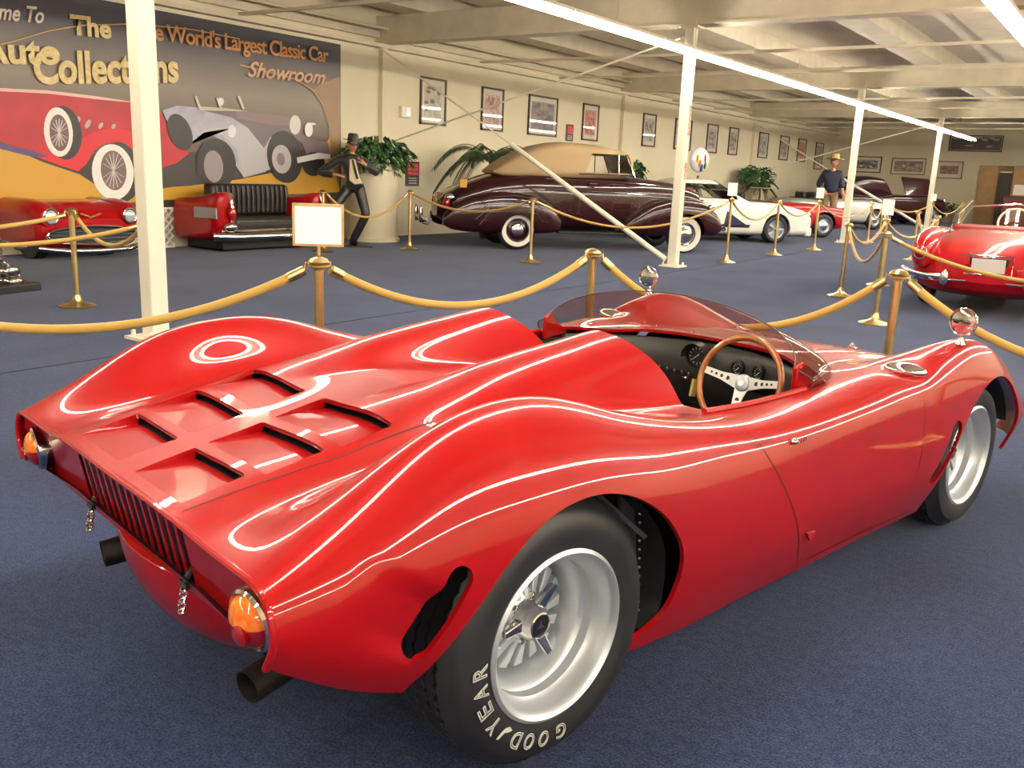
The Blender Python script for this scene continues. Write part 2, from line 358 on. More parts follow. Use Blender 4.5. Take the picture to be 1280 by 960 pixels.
# fluorescent strips, end to end
LIT = mat('fluorescent_tube', (255, 250, 235), .5, emit=(255, 246, 230), estr=TUBE_POWER)
def strip(x, ys, L, lab, grp, z=3.27):
    p = thing('strip_light', lab, 'ceiling light', (x, ys[0], z), 0, grp)
    G().box((0, 0, .05), (.20, L-.02, .04)).box((0, 0, .02), (.08, L-.02, .03)).obj('housing', COLM, p, smooth=False)
    for s in (-.07, .07): G().tube([(s, -L/2+.03, -.012), (s, L/2-.03, -.012)], .0155, 8).obj('tube', LIT, p)
    G().tube([(0, 0, .07), (0, 0, .5)], .005, 4).obj('hanger', STEEL, p)
    for y in ys[1:]: c = copy_tree(p); c.location = (x, y, z)
strip(-6.2, [-6+2.44*i for i in range(19)], 2.44, 'bright fluorescent strip in the long row passing the column heads', 'strips in the row over the columns')
strip(-1.7, [-6+2.44*i for i in range(19)], 2.44, 'bright fluorescent strip in the row at the top right corner', 'strips in the row at the top right')
strip(2.7, [-4.5+4.9*i for i in range(9)], 4.9, 'fluorescent strip in the third row over the right of the hall', 'strips of the third row')
strip(6.7, [-4.5+4.9*i for i in range(9)], 4.9, 'fluorescent strip in the fourth row near the right wall', 'strips of the fourth row')
# ------------------------------------------------------------------ wheels
def smooth(a, b, x): t = np.clip((x-a)/(b-a), 0, 1); return t*t*(3-2*t)
def tyre(parent, M, R, w, rr, m=RUBBER, white=None, zig=True, n=120):
    """M maps wheel space (x,y in plane, z = outboard) ; rr = bead radius"""
    b = w/2; s = R-rr
    pr = [(rr, -b+.03), (rr+.01, -b+.012), (rr+s*.35, -b+.0), (rr+s*.7, -b+.008), (R-.022, -b+.026), (R-.006, -b+.045)]
    tr = []
    nb = 5 if zig else 3
    for k in range(nb):
        y = -b+.06+(w-.12)*k/(nb-1); tr.append(y)
    for y in tr: pr += [(R, y-.009, 1), (R, y-.005, 1), (R-.007, y-.004, 1), (R-.007, y+.004, 1), (R, y+.005, 1), (R, y+.009, 1)]
    pr += [(R-.006, b-.045), (R-.022, b-.026), (rr+s*.7, b-.008), (rr+s*.35, b), (rr+.01, b-.012), (rr, b-.03)]
    V = []; F = []
    for q in pr:
        for k in range(n):
            a = 2*PI*k/n; y = q[1] + (((k % 2)-.5)*.009 if (len(q) > 2 and zig) else 0)
            V.append(M @ Vector((q[0]*math.cos(a), q[0]*math.sin(a), y)))
    for i in range(len(pr)-1):
        for k in range(n): F.append((i*n+k, i*n+(k+1) % n, (i+1)*n+(k+1) % n, (i+1)*n+k))
    t = G().add(V, F).obj('tyre', m, parent)
    if white: G().lathe([(rr+.006, b-.004), (rr+s*.35, b+.004), (white, b+.003), (white+.003, b-.008)], M, 64).obj('whitewall', RUBW, parent)
    return t
def race_wheel(car, x, y, side, R, w, rr, name_label=None, letters=False):
    """deep dished cast wheel with turbine fins and three eared knock-off"""
    M = T(x, y, R) @ RX(PI/2 if side < 0 else -PI/2)
    wl = G().lathe([(rr+.012, -.004), (rr+.013, .004), (rr+.004, .010), (rr-.006, .002), (rr-.012, -.012), (rr-.016, -.035), (rr-.03, -.05), (rr-.032, -.075), (rr-.046, -.088), (rr-.052, -.12), (rr-.056, -.19), (.04, -.20)], M @ T(0, 0, w/2-.012), 96).obj('wheel_rim', ALU, car)
    tag(wl, name_label) if name_label else None
    tyre(wl, M, R, w, rr)
    N = 16; g = G(); z0 = w/2-.012
    for k in range(N):                                          # fins
        a = 2*PI*k/N; ca, sa = math.cos(a), math.sin(a)
        def q(r, t, z): return M @ Vector((r*ca-t*sa, r*sa+t*ca, z0+z))
        r1, r2 = .058, rr-.062
        V = [q(r1, -.008, -.19), q(r1, .008, -.19), q(r2, .024, -.19), q(r2, -.024, -.19), q(r1, -.006, -.112), q(r1, .006, -.112), q(r2-.004, .014, -.132), q(r2-.004, -.014, -.132)]
        g.add(V, [(0, 3, 2, 1), (4, 5, 6, 7), (0, 1, 5, 4), (1, 2, 6, 5), (2, 3, 7, 6), (3, 0, 4, 7)])
    g.obj('fin_ring', ALU, wl, smooth=False, bev=.003)
    G().lathe([(.072, -.19), (.072, -.125), (.06, -.115), (.05, -.112)], M @ T(0, 0, z0), 40).obj('hub', ALU, wl)
    kn = G().lathe([(.052, -.125), (.053, -.10), (.046, -.09), (.044, -.075), (.036, -.066), (.034, -.06), (.03, -.058), (.028, -.063)], M @ T(0, 0, z0), 40)
    kn = kn.obj('knock_off_nut', CHROME, wl)
    for k in range(3):
        a = math.radians(58+120*k if side < 0 else 90+120*k); Q = M @ T(0, 0, z0) @ RZ(a)
        e = G().add([Q @ Vector(p) for p in [(.035, -.018, -.11), (.035, .018, -.11), (.105, .012, -.085), (.105, -.012, -.085), (.035, -.016, -.082), (.035, .016, -.082), (.108, .010, -.068), (.108, -.010, -.068)]],
                [(0, 3, 2, 1), (4, 5, 6, 7), (0, 1, 5, 4), (1, 2, 6, 5), (2, 3, 7, 6), (3, 0, 4, 7)]); e.obj('ear', CHROME, wl, smooth=False, bev=.004)
    G().lathe([(0, -.061), (.028, -.061), (.029, -.066)], M @ T(0, 0, z0), 30).obj('centre_badge', BLACK, wl)
    g = G()
    for k in range(3):
        a = PI/2+2*PI*k/3; g.add([M @ Vector((.004*math.cos(a+s)if s else .018*math.cos(a), .004*math.sin(a+s) if s else .018*math.sin(a), z0-.0595)) for s in (-1.3, 0, 1.3)], [(0, 1, 2)])
    g.obj('badge_mark', CHROME, wl, smooth=False)
    g = G()
    for k in range(6):
        a = PI*k/3+.3; g.lathe([(.008, -.115), (.008, -.104), (0, -.102)], M @ T(.062*math.cos(a), .062*math.sin(a), z0), 6)
    g.obj('lug', CHROME, wl)
    if letters:
        mt = mat('tyre_letter', (210, 208, 200), .7); b = w/2; s = R-rr
        L = [('G', -86.5), ('O', -100), ('O', -111.5), ('D', -122.5), ('Y', -145), ('E', -157), ('A', -168.5), ('R', -180.5)]
        for ch, a in L:
            a = math.radians(a); rad = Vector((math.cos(a), math.sin(a), 0)); tan = Vector((math.sin(a), -math.cos(a), 0))
            wd = .034; O = rad*(.236) - tan*wd/2; O.z = b-.0005
            R3 = M.to_3x3(); text_obj('tyre_letter', ch, mt, wl, M @ O, R3 @ tan, R3 @ rad, wd, .042, .0015, outline=.03)
        a = math.radians(-133.5); g = G()                       # winged foot mark between the syllables
        rad = Vector((math.cos(a), math.sin(a), 0)); tan = Vector((math.sin(a), -math.cos(a), 0)); pp = []
        for u, v in ((-.018, .0), (-.010, .008), (.002, .014), (.010, .034), (.018, .036), (.014, .018), (.008, .004), (-.004, -.004)):
            p = rad*(.238+v)+tan*u; p.z = b+.001; pp.append(M @ p)
        g.add(pp, [tuple(range(len(pp)))]); g.obj('winged_mark', mt, wl, smooth=False)
        for ch, a, r0 in [('MADE IN U.S.A.', 44, .262), ('TUBELESS', 40, .248)]:
            for i, c in enumerate(ch):
                if c == ' ': continue
                an = math.radians(a+12-i*2.0*(.25/r0)); rad = Vector((math.cos(an), math.sin(an), 0)); tan = Vector((math.sin(an), -math.cos(an), 0)); O = rad*r0; O.z = b-.001
                text_obj('tyre_letter', c, RUBBER, wl, M @ O, R3 @ tan, R3 @ rad, .006, .008, .0018)
    return wl

# ------------------------------------------------------------------ THE RED RACING CAR
CARO, PSI = (-1.80759, 1.87845), 1.35624
car = thing('racing_car', 'low open red racing car with twin head fairings, in the foreground on blue carpet', 'car', (CARO[0], CARO[1], 0), PSI)
# half sections: x, centre z, deck z, valley(y,z), crest(y,z), shoulder(y,z), widest(y,z), low(y,z), sill(y,z)
TB = [
 (-.735, .668, .668, .50, .660, .69, .657, .768, .644, .798, .590, .795, .548, .768, .500),
 (-.55, .708, .708, .50, .695, .69, .748, .790, .715, .842, .62, .83, .48, .775, .385),
 (-.35, .748, .748, .50, .728, .68, .846, .795, .800, .868, .66, .862, .48, .79, .315),
 (-.15, .788, .787, .495, .757, .66, .892, .790, .838, .880, .68, .872, .47, .79, .25),
 (.05, .803, .800, .46, .772, .655, .888, .790, .832, .882, .68, .872, .45, .79, .20),
 (.30, .795, .790, .47, .760, .665, .822, .790, .772, .872, .63, .865, .41, .78, .165),
 (.60, .765, .760, .49, .735, .68, .752, .790, .712, .852, .57, .848, .37, .77, .145),
 (.90, .735, .730, .50, .718, .68, .718, .790, .680, .840, .54, .838, .35, .76, .14),
 (1.30, .735, .735, .50, .730, .69, .722, .800, .675, .836, .54, .832, .35, .76, .14),
 (1.70, .755, .752, .50, .738, .70, .752, .812, .700, .846, .56, .842, .36, .765, .145),
 (2.00, .742, .736, .48, .722, .725, .784, .822, .735, .860, .60, .858, .38, .775, .15),
 (2.30, .712, .706, .46, .695, .735, .826, .830, .770, .870, .62, .868, .40, .785, .155),
 (2.60, .665, .660, .45, .652, .73, .772, .830, .722, .870, .60, .868, .41, .80, .17),
 (2.87, .610, .606, .45, .600, .71, .648, .810, .600, .850, .51, .845, .40, .80, .27),
 (3.08, .545, .543, .43, .532, .66, .545, .750, .505, .795, .44, .79, .38, .76, .30),
 (3.24, .470, .467, .40, .455, .56, .450, .640, .425, .670, .385, .67, .345, .64, .29),
]
TB = np.array(TB)
def crossP(nu=430, nv=251):
    xs = np.linspace(TB[0, 0], TB[-1, 0], nu)
    C = nat(TB[:, 0], xs) @ TB[:, 1:]
    H = np.zeros((nu, 8, 2)); H[:, 0] = np.stack([0*xs, C[:, 0]], 1); H[:, 1] = np.stack([0*xs+.375, C[:, 1]], 1)
    for k in range(6): H[:, 2+k] = C[:, 2+2*k:4+2*k]
    Fu = np.concatenate([H[:, :0:-1]*np.array([-1, 1]), H], 1)
    mean = Fu.mean(0); kn = np.concatenate([[0], np.cumsum(np.sqrt(np.linalg.norm(np.diff(mean, axis=0), axis=1)))])
    # even arc distribution
    tf = np.linspace(0, kn[-1], 2000); m = nat(kn, tf) @ mean; s = np.concatenate([[0], np.cumsum(np.linalg.norm(np.diff(m, axis=0), axis=1))])
    t = np.interp(np.linspace(0, s[-1], nv), s, tf); S = np.einsum('vk,ukc->uvc', nat(kn, t), Fu)
    P = np.zeros((nu, nv, 3)); P[:, :, 0] = xs[:, None]; P[:, :, 1:] = S
    return P
P = crossP()
X, Y, Zc = P[:, :, 0], P[:, :, 1], P[:, :, 2]
# twin head fairings rise out of the deck
XF = np.clip(X.ravel(), -.3, 1.2)
hx = hermite(np.array([-.30, -.22, 0, .25, .50, .72, .95, 1.2]), np.array([0, 0, .018, .072, .128, .180, .215, 0]), XF).reshape(X.shape)
wx = hermite(np.array([-.4, -.22, .25, .72, 1.2]), np.array([.10, .12, .19, .235, .25]), XF).reshape(X.shape)
for s in (-1, 1):
    t = (Y-s*.275)/wx; up = np.where(Zc > .6, 1, 0)
    P[:, :, 2] += hx*np.clip(1-np.abs(t)**2.3, 0, 1)**1.5*up
# scooped hollow behind the rear wheel vent
va = (.095, .16); vl = math.hypot(*va); vdx, vdz = va[0]/vl, va[1]/vl; VX, VZ = -.398, .54
tt = (X-VX)*vdx+(Zc-VZ)*vdz; ss = (X-VX)*vdz-(Zc-VZ)*vdx
dent = .036*np.clip(1+ss/.22, 0, 1)**1.3*(ss < .004)*(1-smooth(.035, .092, np.abs(tt+.034+ss*.06)))*(np.abs(Y) > .7)
P[:, :, 1] -= np.sign(Y)*dent
# hollow ahead of the doors' rear edge, recess of the fuel caps
for s in (-1, 1):
    d2 = ((X-1.9)/.12)**2+((np.abs(Y)-.735)/.07)**2; P[:, :, 2] -= np.where((Y*s > 0) & (Zc > .65), .034*np.exp(-d2*1.2), 0)
NRM = normals(P)
if NRM[200, 125, 2] < 0: NRM = -NRM
X, Y, Zc = P[:, :, 0], P[:, :, 1], P[:, :, 2]
ARCH_R = polar_hole(0, .35, [-25, -21, -8.6, 10.5, 32, 55, 78, 97, 118, 142, 160, 172, 180, 200, 230, 270, 310], [.33, .365, .422, .423, .395, .368, .356, .353, .353, .355, .372, .40, .43, .46, .5, .5, .4])
ARCH_F = polar_hole(2.5, .33, [-20, 10.4, 40, 71, 105, 133, 160, 185, 205, 230, 270, 310], [.40, .392, .362, .346, .340, .346, .358, .385, .44, .48, .5, .45])
va_r = oval(VX, VZ, .095, .16, .108, .031); va_f = oval(2.095, .42, .09, .2, .135, .040)
def xw(y): return 1.80-.75*y*y
def holes(x, y, z):
    ay = np.abs(y)
    g = np.minimum(ARCH_R(x, y, z), ARCH_F(x, y, z)+np.maximum(0, .72-ay)*4)
    side = np.where(ay > .78, 0, 1.0)
    g = np.minimum(g, np.minimum(va_r(x, z), va_f(x, z))+side)
    xf = .84-.14*np.clip((z-.74)/.19, 0, 1)**2.2
    top = np.where(z > .6, 0, 1.0)
    yb = .62+.03*np.clip((x-.9)/.5, 0, 1)
    ck = -np.minimum(np.minimum(x-xf, (xw(y)-x)), (yb-ay)); r = np.maximum(np.maximum(xf-x, x-xw(y)), ay-yb)
    g = np.minimum(g, r+top)
    for xs, yo in ((-.545, .322), (-.36, .358), (-.173, .374)):
        g = np.minimum(g, np.maximum(np.abs(x-(xs-.075))-.077, np.abs(ay-(yo+.05)/2)-(yo-.05)/2)+top)
    return g
GH = holes(X, Y, Zc)
body = cut_mesh('body_shell', P, NRM, GH, RED, car, .013)
def on_top(x, y):
    i = int(np.clip(np.searchsorted(P[:, 0, 0], x), 1, len(P)-1)); f = np.clip((x-P[i-1, 0, 0])/(P[i, 0, 0]-P[i-1, 0, 0]), 0, 1); r = P[i-1]*(1-f)+P[i]*f; nn = NRM[i-1]*(1-f)+NRM[i]*f; J0 = np.arange(60, 191); ys = r[J0, 1]
    p = np.array([np.interp(y, ys, r[J0, c]) for c in range(3)]); q = np.array([np.interp(y, ys, nn[J0, c]) for c in range(3)]); return p, q/np.linalg.norm(q)
def on_side(x, z, s=-1):
    i = int(np.clip(np.searchsorted(P[:, 0, 0], x), 1, len(P)-1)); r = P[i]; n = P.shape[1]
    # from widest region towards sill and crest: pick samples outside |y|>.66
    f = np.clip((x-P[i-1, 0, 0])/(P[i, 0, 0]-P[i-1, 0, 0]), 0, 1); r = P[i-1]*(1-f)+P[i]*f; nn = NRM[i-1]*(1-f)+NRM[i]*f
    js = [j for j in (range(0, 70) if s < 0 else range(n-70, n)) if abs(r[j, 1]) > .66]
    j = min(js, key=lambda q: abs(r[q, 2]-z)); k = j+1 if (r[min(j+1, n-1), 2]-z)*(r[j, 2]-z) < 0 else j-1; k = int(np.clip(k, 0, n-1)); dz = r[k, 2]-r[j, 2]; t = np.clip((z-r[j, 2])/dz, 0, 1) if abs(dz) > 1e-6 else 0
    p = r[j]*(1-t)+r[k]*t; q = nn[j]*(1-t)+nn[k]*t; return p, q/np.linalg.norm(q)
def ribbon(name, pn, w, m, parent, lift=.0012):
    """thin strip laid on the skin through (point, normal) samples"""
    V = []; F = []; n = len(pn)
    for i, (p, nn) in enumerate(pn):
        t = np.array(pn[min(i+1, n-1)][0])-np.array(pn[max(i-1, 0)][0]); b = np.cross(nn, t); l = np.linalg.norm(b)
        b = b/l if l > 1e-9 else np.zeros(3)
        V += [p+nn*lift-b*w/2, p+nn*lift+b*w/2]
    for i in range(n-1): F.append((2*i, 2*i+1, 2*i+3, 2*i+2))
    return G().add(V, F).obj(name, m, parent, fix=False)
SEAM = mat('panel_gap', (70, 6, 8), .6)
sm = []
def seam_top(pts, w=.004): ribbon('panel_gap', [on_top(x, y) for x, y in pts], w, SEAM, body)
def seam_side(pts, w=.004):
    for s in (-1, 1): ribbon('panel_gap', [on_side(x, z, s) for x, z in pts], w, SEAM, body)
for s in (-1, 1): seam_top([(-.73+.02*i, s*(.356+.05*min(1, i/20))) for i in range(1, 34)])
seam_side([(.80+.40*t, .70-.54*t) for t in np.linspace(0, 1, 30)]); seam_side([(1.86+.0*t, .66-.3*t) for t in np.linspace(0, 1, 16)])
seam_side([(1.25+.8*t, .178+.004*math.sin(3*t)) for t in np.linspace(0, 1, 20)], .006)
# rounded edge round the tail cut
tail = [P[0, j] for j in range(P.shape[1])]
G().tube([(p[0]+.002, p[1]*.997, p[2]-.003) for p in tail[::3]], .008, 8).obj('tail_edge', RED, car)
# louvres of the engine cover
for k, (xs, yo) in enumerate(((-.545, .322), (-.36, .358), (-.173, .374))):
    for s in (-1, 1):
        x0, x1 = xs-.152, xs+.002; d = .027; ys = np.linspace(.05, yo, 7)*s; V = []; F = []
        for y in ys:
            a, _ = on_top(x0, y); b, _ = on_top(x1, y); V += [(x0, y, a[2]-.0005), (x0*.6+x1*.4, y, a[2]*.6+b[2]*.4-.012), (x1, y, b[2]-d)]
        for i in range(6): F += [(3*i, 3*i+1, 3*i+4, 3*i+3), (3*i+1, 3*i+2, 3*i+5, 3*i+4)]
        e = []
        for y in (ys[0], ys[-1]):                               # cheeks
            n0 = len(V); a, _ = on_top(x0, y); b, _ = on_top(x1, y)
            V += [(x0, y, a[2]), (x0*.6+x1*.4, y, a[2]*.6+b[2]*.4-.012), (x1, y, b[2]-d), (x1, y, b[2]), (x0*.6+x1*.4, y, a[2]*.6+b[2]*.4)]; F.append((n0, n0+1, n0+2, n0+3, n0+4))
        lv = G().add(V, F).obj('louvre', RED, car)
        V = []; F = []
        for y in ys: b, _ = on_top(x1, y); V += [(x1-.004, y, b[2]-d), (x1-.004, y, b[2]-.0015), (x1+.05, y, b[2]-.018), (x1+.05, y, b[2]-d)]
        for i in range(6): F += [(4*i+1, 4*i+2, 4*i+6, 4*i+5), (4*i+2, 4*i+3, 4*i+7, 4*i+6), (4*i+3, 4*i, 4*i+4, 4*i+7)]
        G().add(V, F).obj('slot', BLACK, lv, fix=False)
# tail panel with upright slots
NU, NV = 160, 60; yy = np.linspace(-.785, .785, NU); JT = [j for j in range(251) if P[0, j, 2] > .63]; top = np.interp(yy, P[0, JT, 1], P[0, JT, 2]); half = np.abs(yy)
ztop = np.where(half > .765, .60, top-.004); zb = .455+.055*smooth(.62, .79, half); v = np.linspace(0, 1, NV)
PP = np.zeros((NU, NV, 3)); PP[:, :, 1] = yy[:, None]; PP[:, :, 2] = zb[:, None]+(ztop-zb)[:, None]*v; PP[:, :, 0] = -.722+.010*np.clip((1-v)*12, 0, 1)[None, :]**.7*(1-smooth(.70, .785, half))[:, None]+(.040*(1-v))[None, :]
PN = normals(PP)
if PN[80, 30, 0] > 0: PN = -PN
gs = np.ones((NU, NV)); SY = [-.322+.0495*k for k in range(14)]
for y0 in SY: gs = np.minimum(gs, np.hypot(np.maximum(np.abs(PP[:, :, 2]-.552)-.058, 0), PP[:, :, 1]-y0)-.0145)
# finer panel resolution for the slots
def fine(A, a, b):
    u = np.linspace(0, NU-1, a); w = np.linspace(0, NV-1, b); i = np.clip(u.astype(int), 0, NU-2); j = np.clip(w.astype(int), 0, NV-2); fu = (u-i)[:, None, None]; fw = (w-j)[None, :, None]
    return A[i][:, j]*(1-fu)*(1-fw)+A[i+1][:, j]*fu*(1-fw)+A[i][:, j+1]*(1-fu)*fw+A[i+1][:, j+1]*fu*fw
PP = fine(PP, 480, 90); PN = fine(PN, 480, 90); gs = np.ones(PP.shape[:2])
for y0 in SY: gs = np.minimum(gs, np.hypot(np.maximum(np.abs(PP[:, :, 2]-.552)-.058, 0), PP[:, :, 1]-y0)-.0168)
tp = cut_mesh('tail_panel', PP, PN, gs, RED, car, .003)
B_ = PP[115:366:10, 8:80:6]; nb_ = B_.shape; G().add((B_+np.array([.009, 0, 0])).reshape(-1, 3).tolist(), [(i*nb_[1]+j, i*nb_[1]+j+1, (i+1)*nb_[1]+j+1, (i+1)*nb_[1]+j) for i in range(nb_[0]-1) for j in range(nb_[1]-1)]).obj('slot_backing', BLACK, tp, smooth=False)
# red undertail bowl and closing under panel
g = G().ell((-.37, -.02, .46), (.325, .49, .305), 56, 28); g.v = [(x, y, min(z, .462)) for x, y, z in g.v]; g.obj('undertail_fairing', RED, car)
g = G(); V = []; xs = np.linspace(-.70, -.50, 8)
for x in xs:
    i = int(np.searchsorted(P[:, 0, 0], x)); p = P[i, 0]; V += [(x, -abs(p[1])+.01, p[2]+.004), (x, -.4, p[2]+.03), (x, .4, p[2]+.03), (x, abs(p[1])-.01, p[2]+.004)]
g.add(V, [(4*i+a, 4*i+a+1, 4*i+a+5, 4*i+a+4) for i in range(7) for a in range(3)]); g.obj('under_panel', BLACK, car)
# tail lamps
for s in (-1, 1):
    M = T(-.712, s*.675, .553) @ RZ(-s*.12) @ RY(-PI/2-.12)
    tl = G().lathe([(.066, -.03), (.066, .006), (.060, .012), (.056, .004)], M, 40).obj('tail_lamp', CHROME, car)
    def dome(a0, a1): return [(.056*math.cos(t), .004+.034*math.sin(t)) for t in np.linspace(0, PI/2, 8)]
    G().lathe(dome(0, 0), M, 24, -1.5, 1.5).obj('amber_lens', AMBER, tl)
    G().lathe(dome(0, 0), M, 18, 1.5, 2*PI-1.5).obj('red_lens', REDLENS, tl)
    G().lathe([(.022, .030), (.022, .040), (.014, .046), (0, .047)], M @ T(-.012, s*.012, 0), 20).obj('reflector', REDLENS, tl)
# latches
for s in (-1, 1):
    g = G(); y = s*.302; g.tube([(-.668, y, .515), (-.682, y, .49), (-.688, y, .475)], .009, 8).tube([(-.690, y-.02, .478), (-.690, y+.02, .478)], .007, 6)
    lt = g.obj('latch', BLACK, car); g = G()
    for k in range(5): g.torus(T(-.690-.002*k, y, .467-.013*k) @ RY(.5 if k % 2 else -.6) @ RX(PI/2 if k % 2 else 0), .008, .0032, 10, 6)
    g.obj('chain', CHROME, lt)
# exhausts
for s in (-1, 1):
    x0 = -.62; p = G().lathe([(.036, 0), (.040, 0), (.040, .5), (.036, .5), (.036, 0)], T(x0, s*.455, .265) @ RZ(-s*.18) @ RY(PI/2-.12), 24).obj('exhaust_pipe', mat('burnt_steel', (44, 40, 38), .5, .6), car)
    G().lathe([(.0, .06), (.036, .06)], T(x0, s*.455, .265) @ RZ(-s*.18) @ RY(PI/2-.12), 24).obj('bore', BLACK, p)
# wheels
race_wheel(car, 0, -.693, -1, .338, .272, .205, None, True)
race_wheel(car, 2.5, -.700, -1, .318, .22, .205)
race_wheel(car, 0, .693, 1, .338, .272, .205); race_wheel(car, 2.5, .700, 1, .318, .22, .205)
# wheel wells and black boxes under the skin that darken the inside
WELL = mat('well_black', (30, 30, 31), .6, noise=(10, (44, 44, 46), .3, .7))
for s in (-1, 1):
    for (f, xc, zc, nm, cut_) in ((ARCH_R, 0, .35, 'wheel_well', 0), (ARCH_F, 2.5, .33, 'wheel_well', 0)):
        V = []; F = []; A = np.radians(np.linspace(-20 if xc == 0 else 12, 138 if xc == 0 else 150, 50))
        for a in A:
            rr = [q for q in np.linspace(.3, .5, 200) if f(np.array([xc+q*math.cos(a)]), 0, np.array([zc+q*math.sin(a)]))[0] > 0][0]+.004
            V += [(xc+rr*math.cos(a), s*.80, zc+rr*math.sin(a)), (xc+(rr-.01)*math.cos(a), s*.50, zc+(rr-.01)*math.sin(a))]
        F = [(2*i, 2*i+1, 2*i+3, 2*i+2) for i in range(49)]; n0 = len(V)
        V.append((xc, s*.5, .33)); F += [(n0, 2*i+1, 2*i+3) for i in range(49)]
        w = G().add(V, F).obj(nm, WELL, car)
    w2 = G().bar((.30, s*.74, .66), (.37, s*.74, .25), .012, .05).bar((.30, s*.62, .67), (.38, s*.62, .22), .01, .02).bar((.12, s*.60, .62), (.34, s*.55, .34), .02, .02).bar((.2, s*.66, .66), (.33, s*.8, .5), .01, .012).obj('suspension_link', mat('frame_grey', (84, 84, 86), .45, .7), car, smooth=False)
    g = G()
    for k in range(14): g.ell((.345+.004*k*.6, s*.76, .6-.026*k), (.004, .004, .004), 6, 4)
    g.obj('rivet_row', ALUD, w2)
G().box((.16, 0, .42), (1.0, .86, .34)).box((1.25, 0, .13), (1.5, 1.36, .05)).box((2.45, 0, .36), (.95, .90, .34)).obj('chassis_dark_fill', BLACK, car, smooth=False)  # unseen black boxes added to keep the inside of the body dark
# cockpit tub
g = G(); o = [(.86, -.60), (1.35, -.64), (1.62, -.56), (1.84, -.2), (1.86, .2), (1.62, .56), (1.35, .64), (.86, .60), (.74, .4), (.74, -.4)]
V = [(x, y, .70) for x, y in o]+[(x, y*.96, .16) for x, y in o]; n = len(o)
g.add(V, [(i, (i+1) % n, (i+1) % n+n, i+n) for i in range(n)]+[tuple(range(n, 2*n))]); g.obj('cockpit_tub', DARK, car, smooth=False)
for s in (-1, 1):
    g = G(); st = G()
    pts = [(.86, .66), (.95, .52), (1.02, .34), (1.10, .26), (1.40, .27), (1.50, .30)]
    V = []; F = []
    for i, (x, z) in enumerate(pts):
        for u in np.linspace(-1, 1, 9): V.append((x, s*.30+u*.22, z+.05*abs(u)**3))
    for i in range(5):
        for j in range(8): F.append((i*9+j, i*9+j+1, (i+1)*9+j+1, (i+1)*9+j))
    so = G().add(V, F).obj('seat', LEATH, car); so.modifiers.new('thick', 'SOLIDIFY').thickness = .04; so.modifiers.new('sub', 'SUBSURF').levels = 1
G().box((1.25, 0, .27), (.9, .14, .20)).obj('centre_tunnel', DARK, car, smooth=False, bev=.03)
G().tube([(1.42, -.02, .36), (1.44, -.03, .46)], .008, 8).ell((1.445, -.03, .475), (.02, .02, .02), 12, 8).obj('gear_lever', CHROME, car)
# dashboard
prof = [(.004, .728), (-.008, .722), (-.020, .700), (-.034, .655), (-.038, .600), (-.028, .540), (-.005, .490), (.03, .44)]
V = []; F = []; ys = np.linspace(-.645, .645, 61)
for y in ys:
    for a, z in prof: V.append((xw(y)+a, y, z+(-.02*abs(y/.645)**2)))
m = len(prof); F = [(i*m+k, i*m+k+1, (i+1)*m+k+1, (i+1)*m+k) for i in range(60) for k in range(m-1)]
dash = G().add(V, F).obj('dashboard', mat('dash_black', (40, 37, 35), .38, bump=(200, .15, .002)), car)
FACE = mat('gauge_face', (24, 24, 26), .3); NEED = mat('gauge_mark', (220, 218, 205), .5)
def gauge(px, z, y, r, hood=False):
    nrm_y = -1.5*y; M = T(xw(y)-.036, y, z) @ RZ(math.atan2(-nrm_y*0-1.5*y*0.0, 1)*0+ .75*2*y*.9) @ RY(-PI/2)
    gg = G().lathe([(r+.006, -.03), (r+.006, .010), (r, .012), (r-.003, .002), (0, .002)], M, 32).obj('gauge', BLACK, dash)
    q = G()
    for k in range(10):
        a = -.8+k*.5; q.add([M @ Vector((u*math.cos(a)-w_*math.sin(a), u*math.sin(a)+w_*math.cos(a), .004)) for u, w_ in ((r*.62, -.0012), (r*.84, -.0018), (r*.84, .0018), (r*.62, .0012))], [(0, 1, 2, 3)])
    a = 2.3; q.add([M @ Vector((u*math.cos(a)-w_*math.sin(a), u*math.sin(a)+w_*math.cos(a), .0045)) for u, w_ in ((-r*.3, -.002), (r*.6, -.001), (r*.6, .001), (-r*.3, .002))], [(0, 1, 2, 3)])
    q.obj('dial', NEED, dash, smooth=False)
    if hood: G().lathe([(r+.006, .0), (r+.010, .02), (r+.012, .045), (r+.018, .0)], M, 24, -PI*.55+0, PI*.55).obj('gauge_hood', MATS['dash_black'], dash)
gauge(0, .672, .095, .045, True); gauge(0, .655, -.115, .028); gauge(0, .660, -.232, .028)
g = G()
for k in range(5): y = .25-.033*k; g.lathe([(.006, -.01), (.006, .006), (.008, .012), (.008, .02), (0, .022)], T(xw(y)-.036, y, .602-.003*k) @ RY(-PI/2), 10)
g.obj('switch_row', CHROME, dash)
G().tube([(xw(.15)-.045, .18, .575), (xw(.15)-.09, .10, .58)], .004, 6).ell((xw(.15)-.09, .10, .58), (.009, .009, .009), 10, 6).obj('lever', CHROME, dash)
G().box((1.735, .085, .535), (.03, .012, .075), RY(.2).to_3x3()).obj('key_tag', mat('key_tag_yellow', (206, 186, 104), .6), dash, smooth=False)
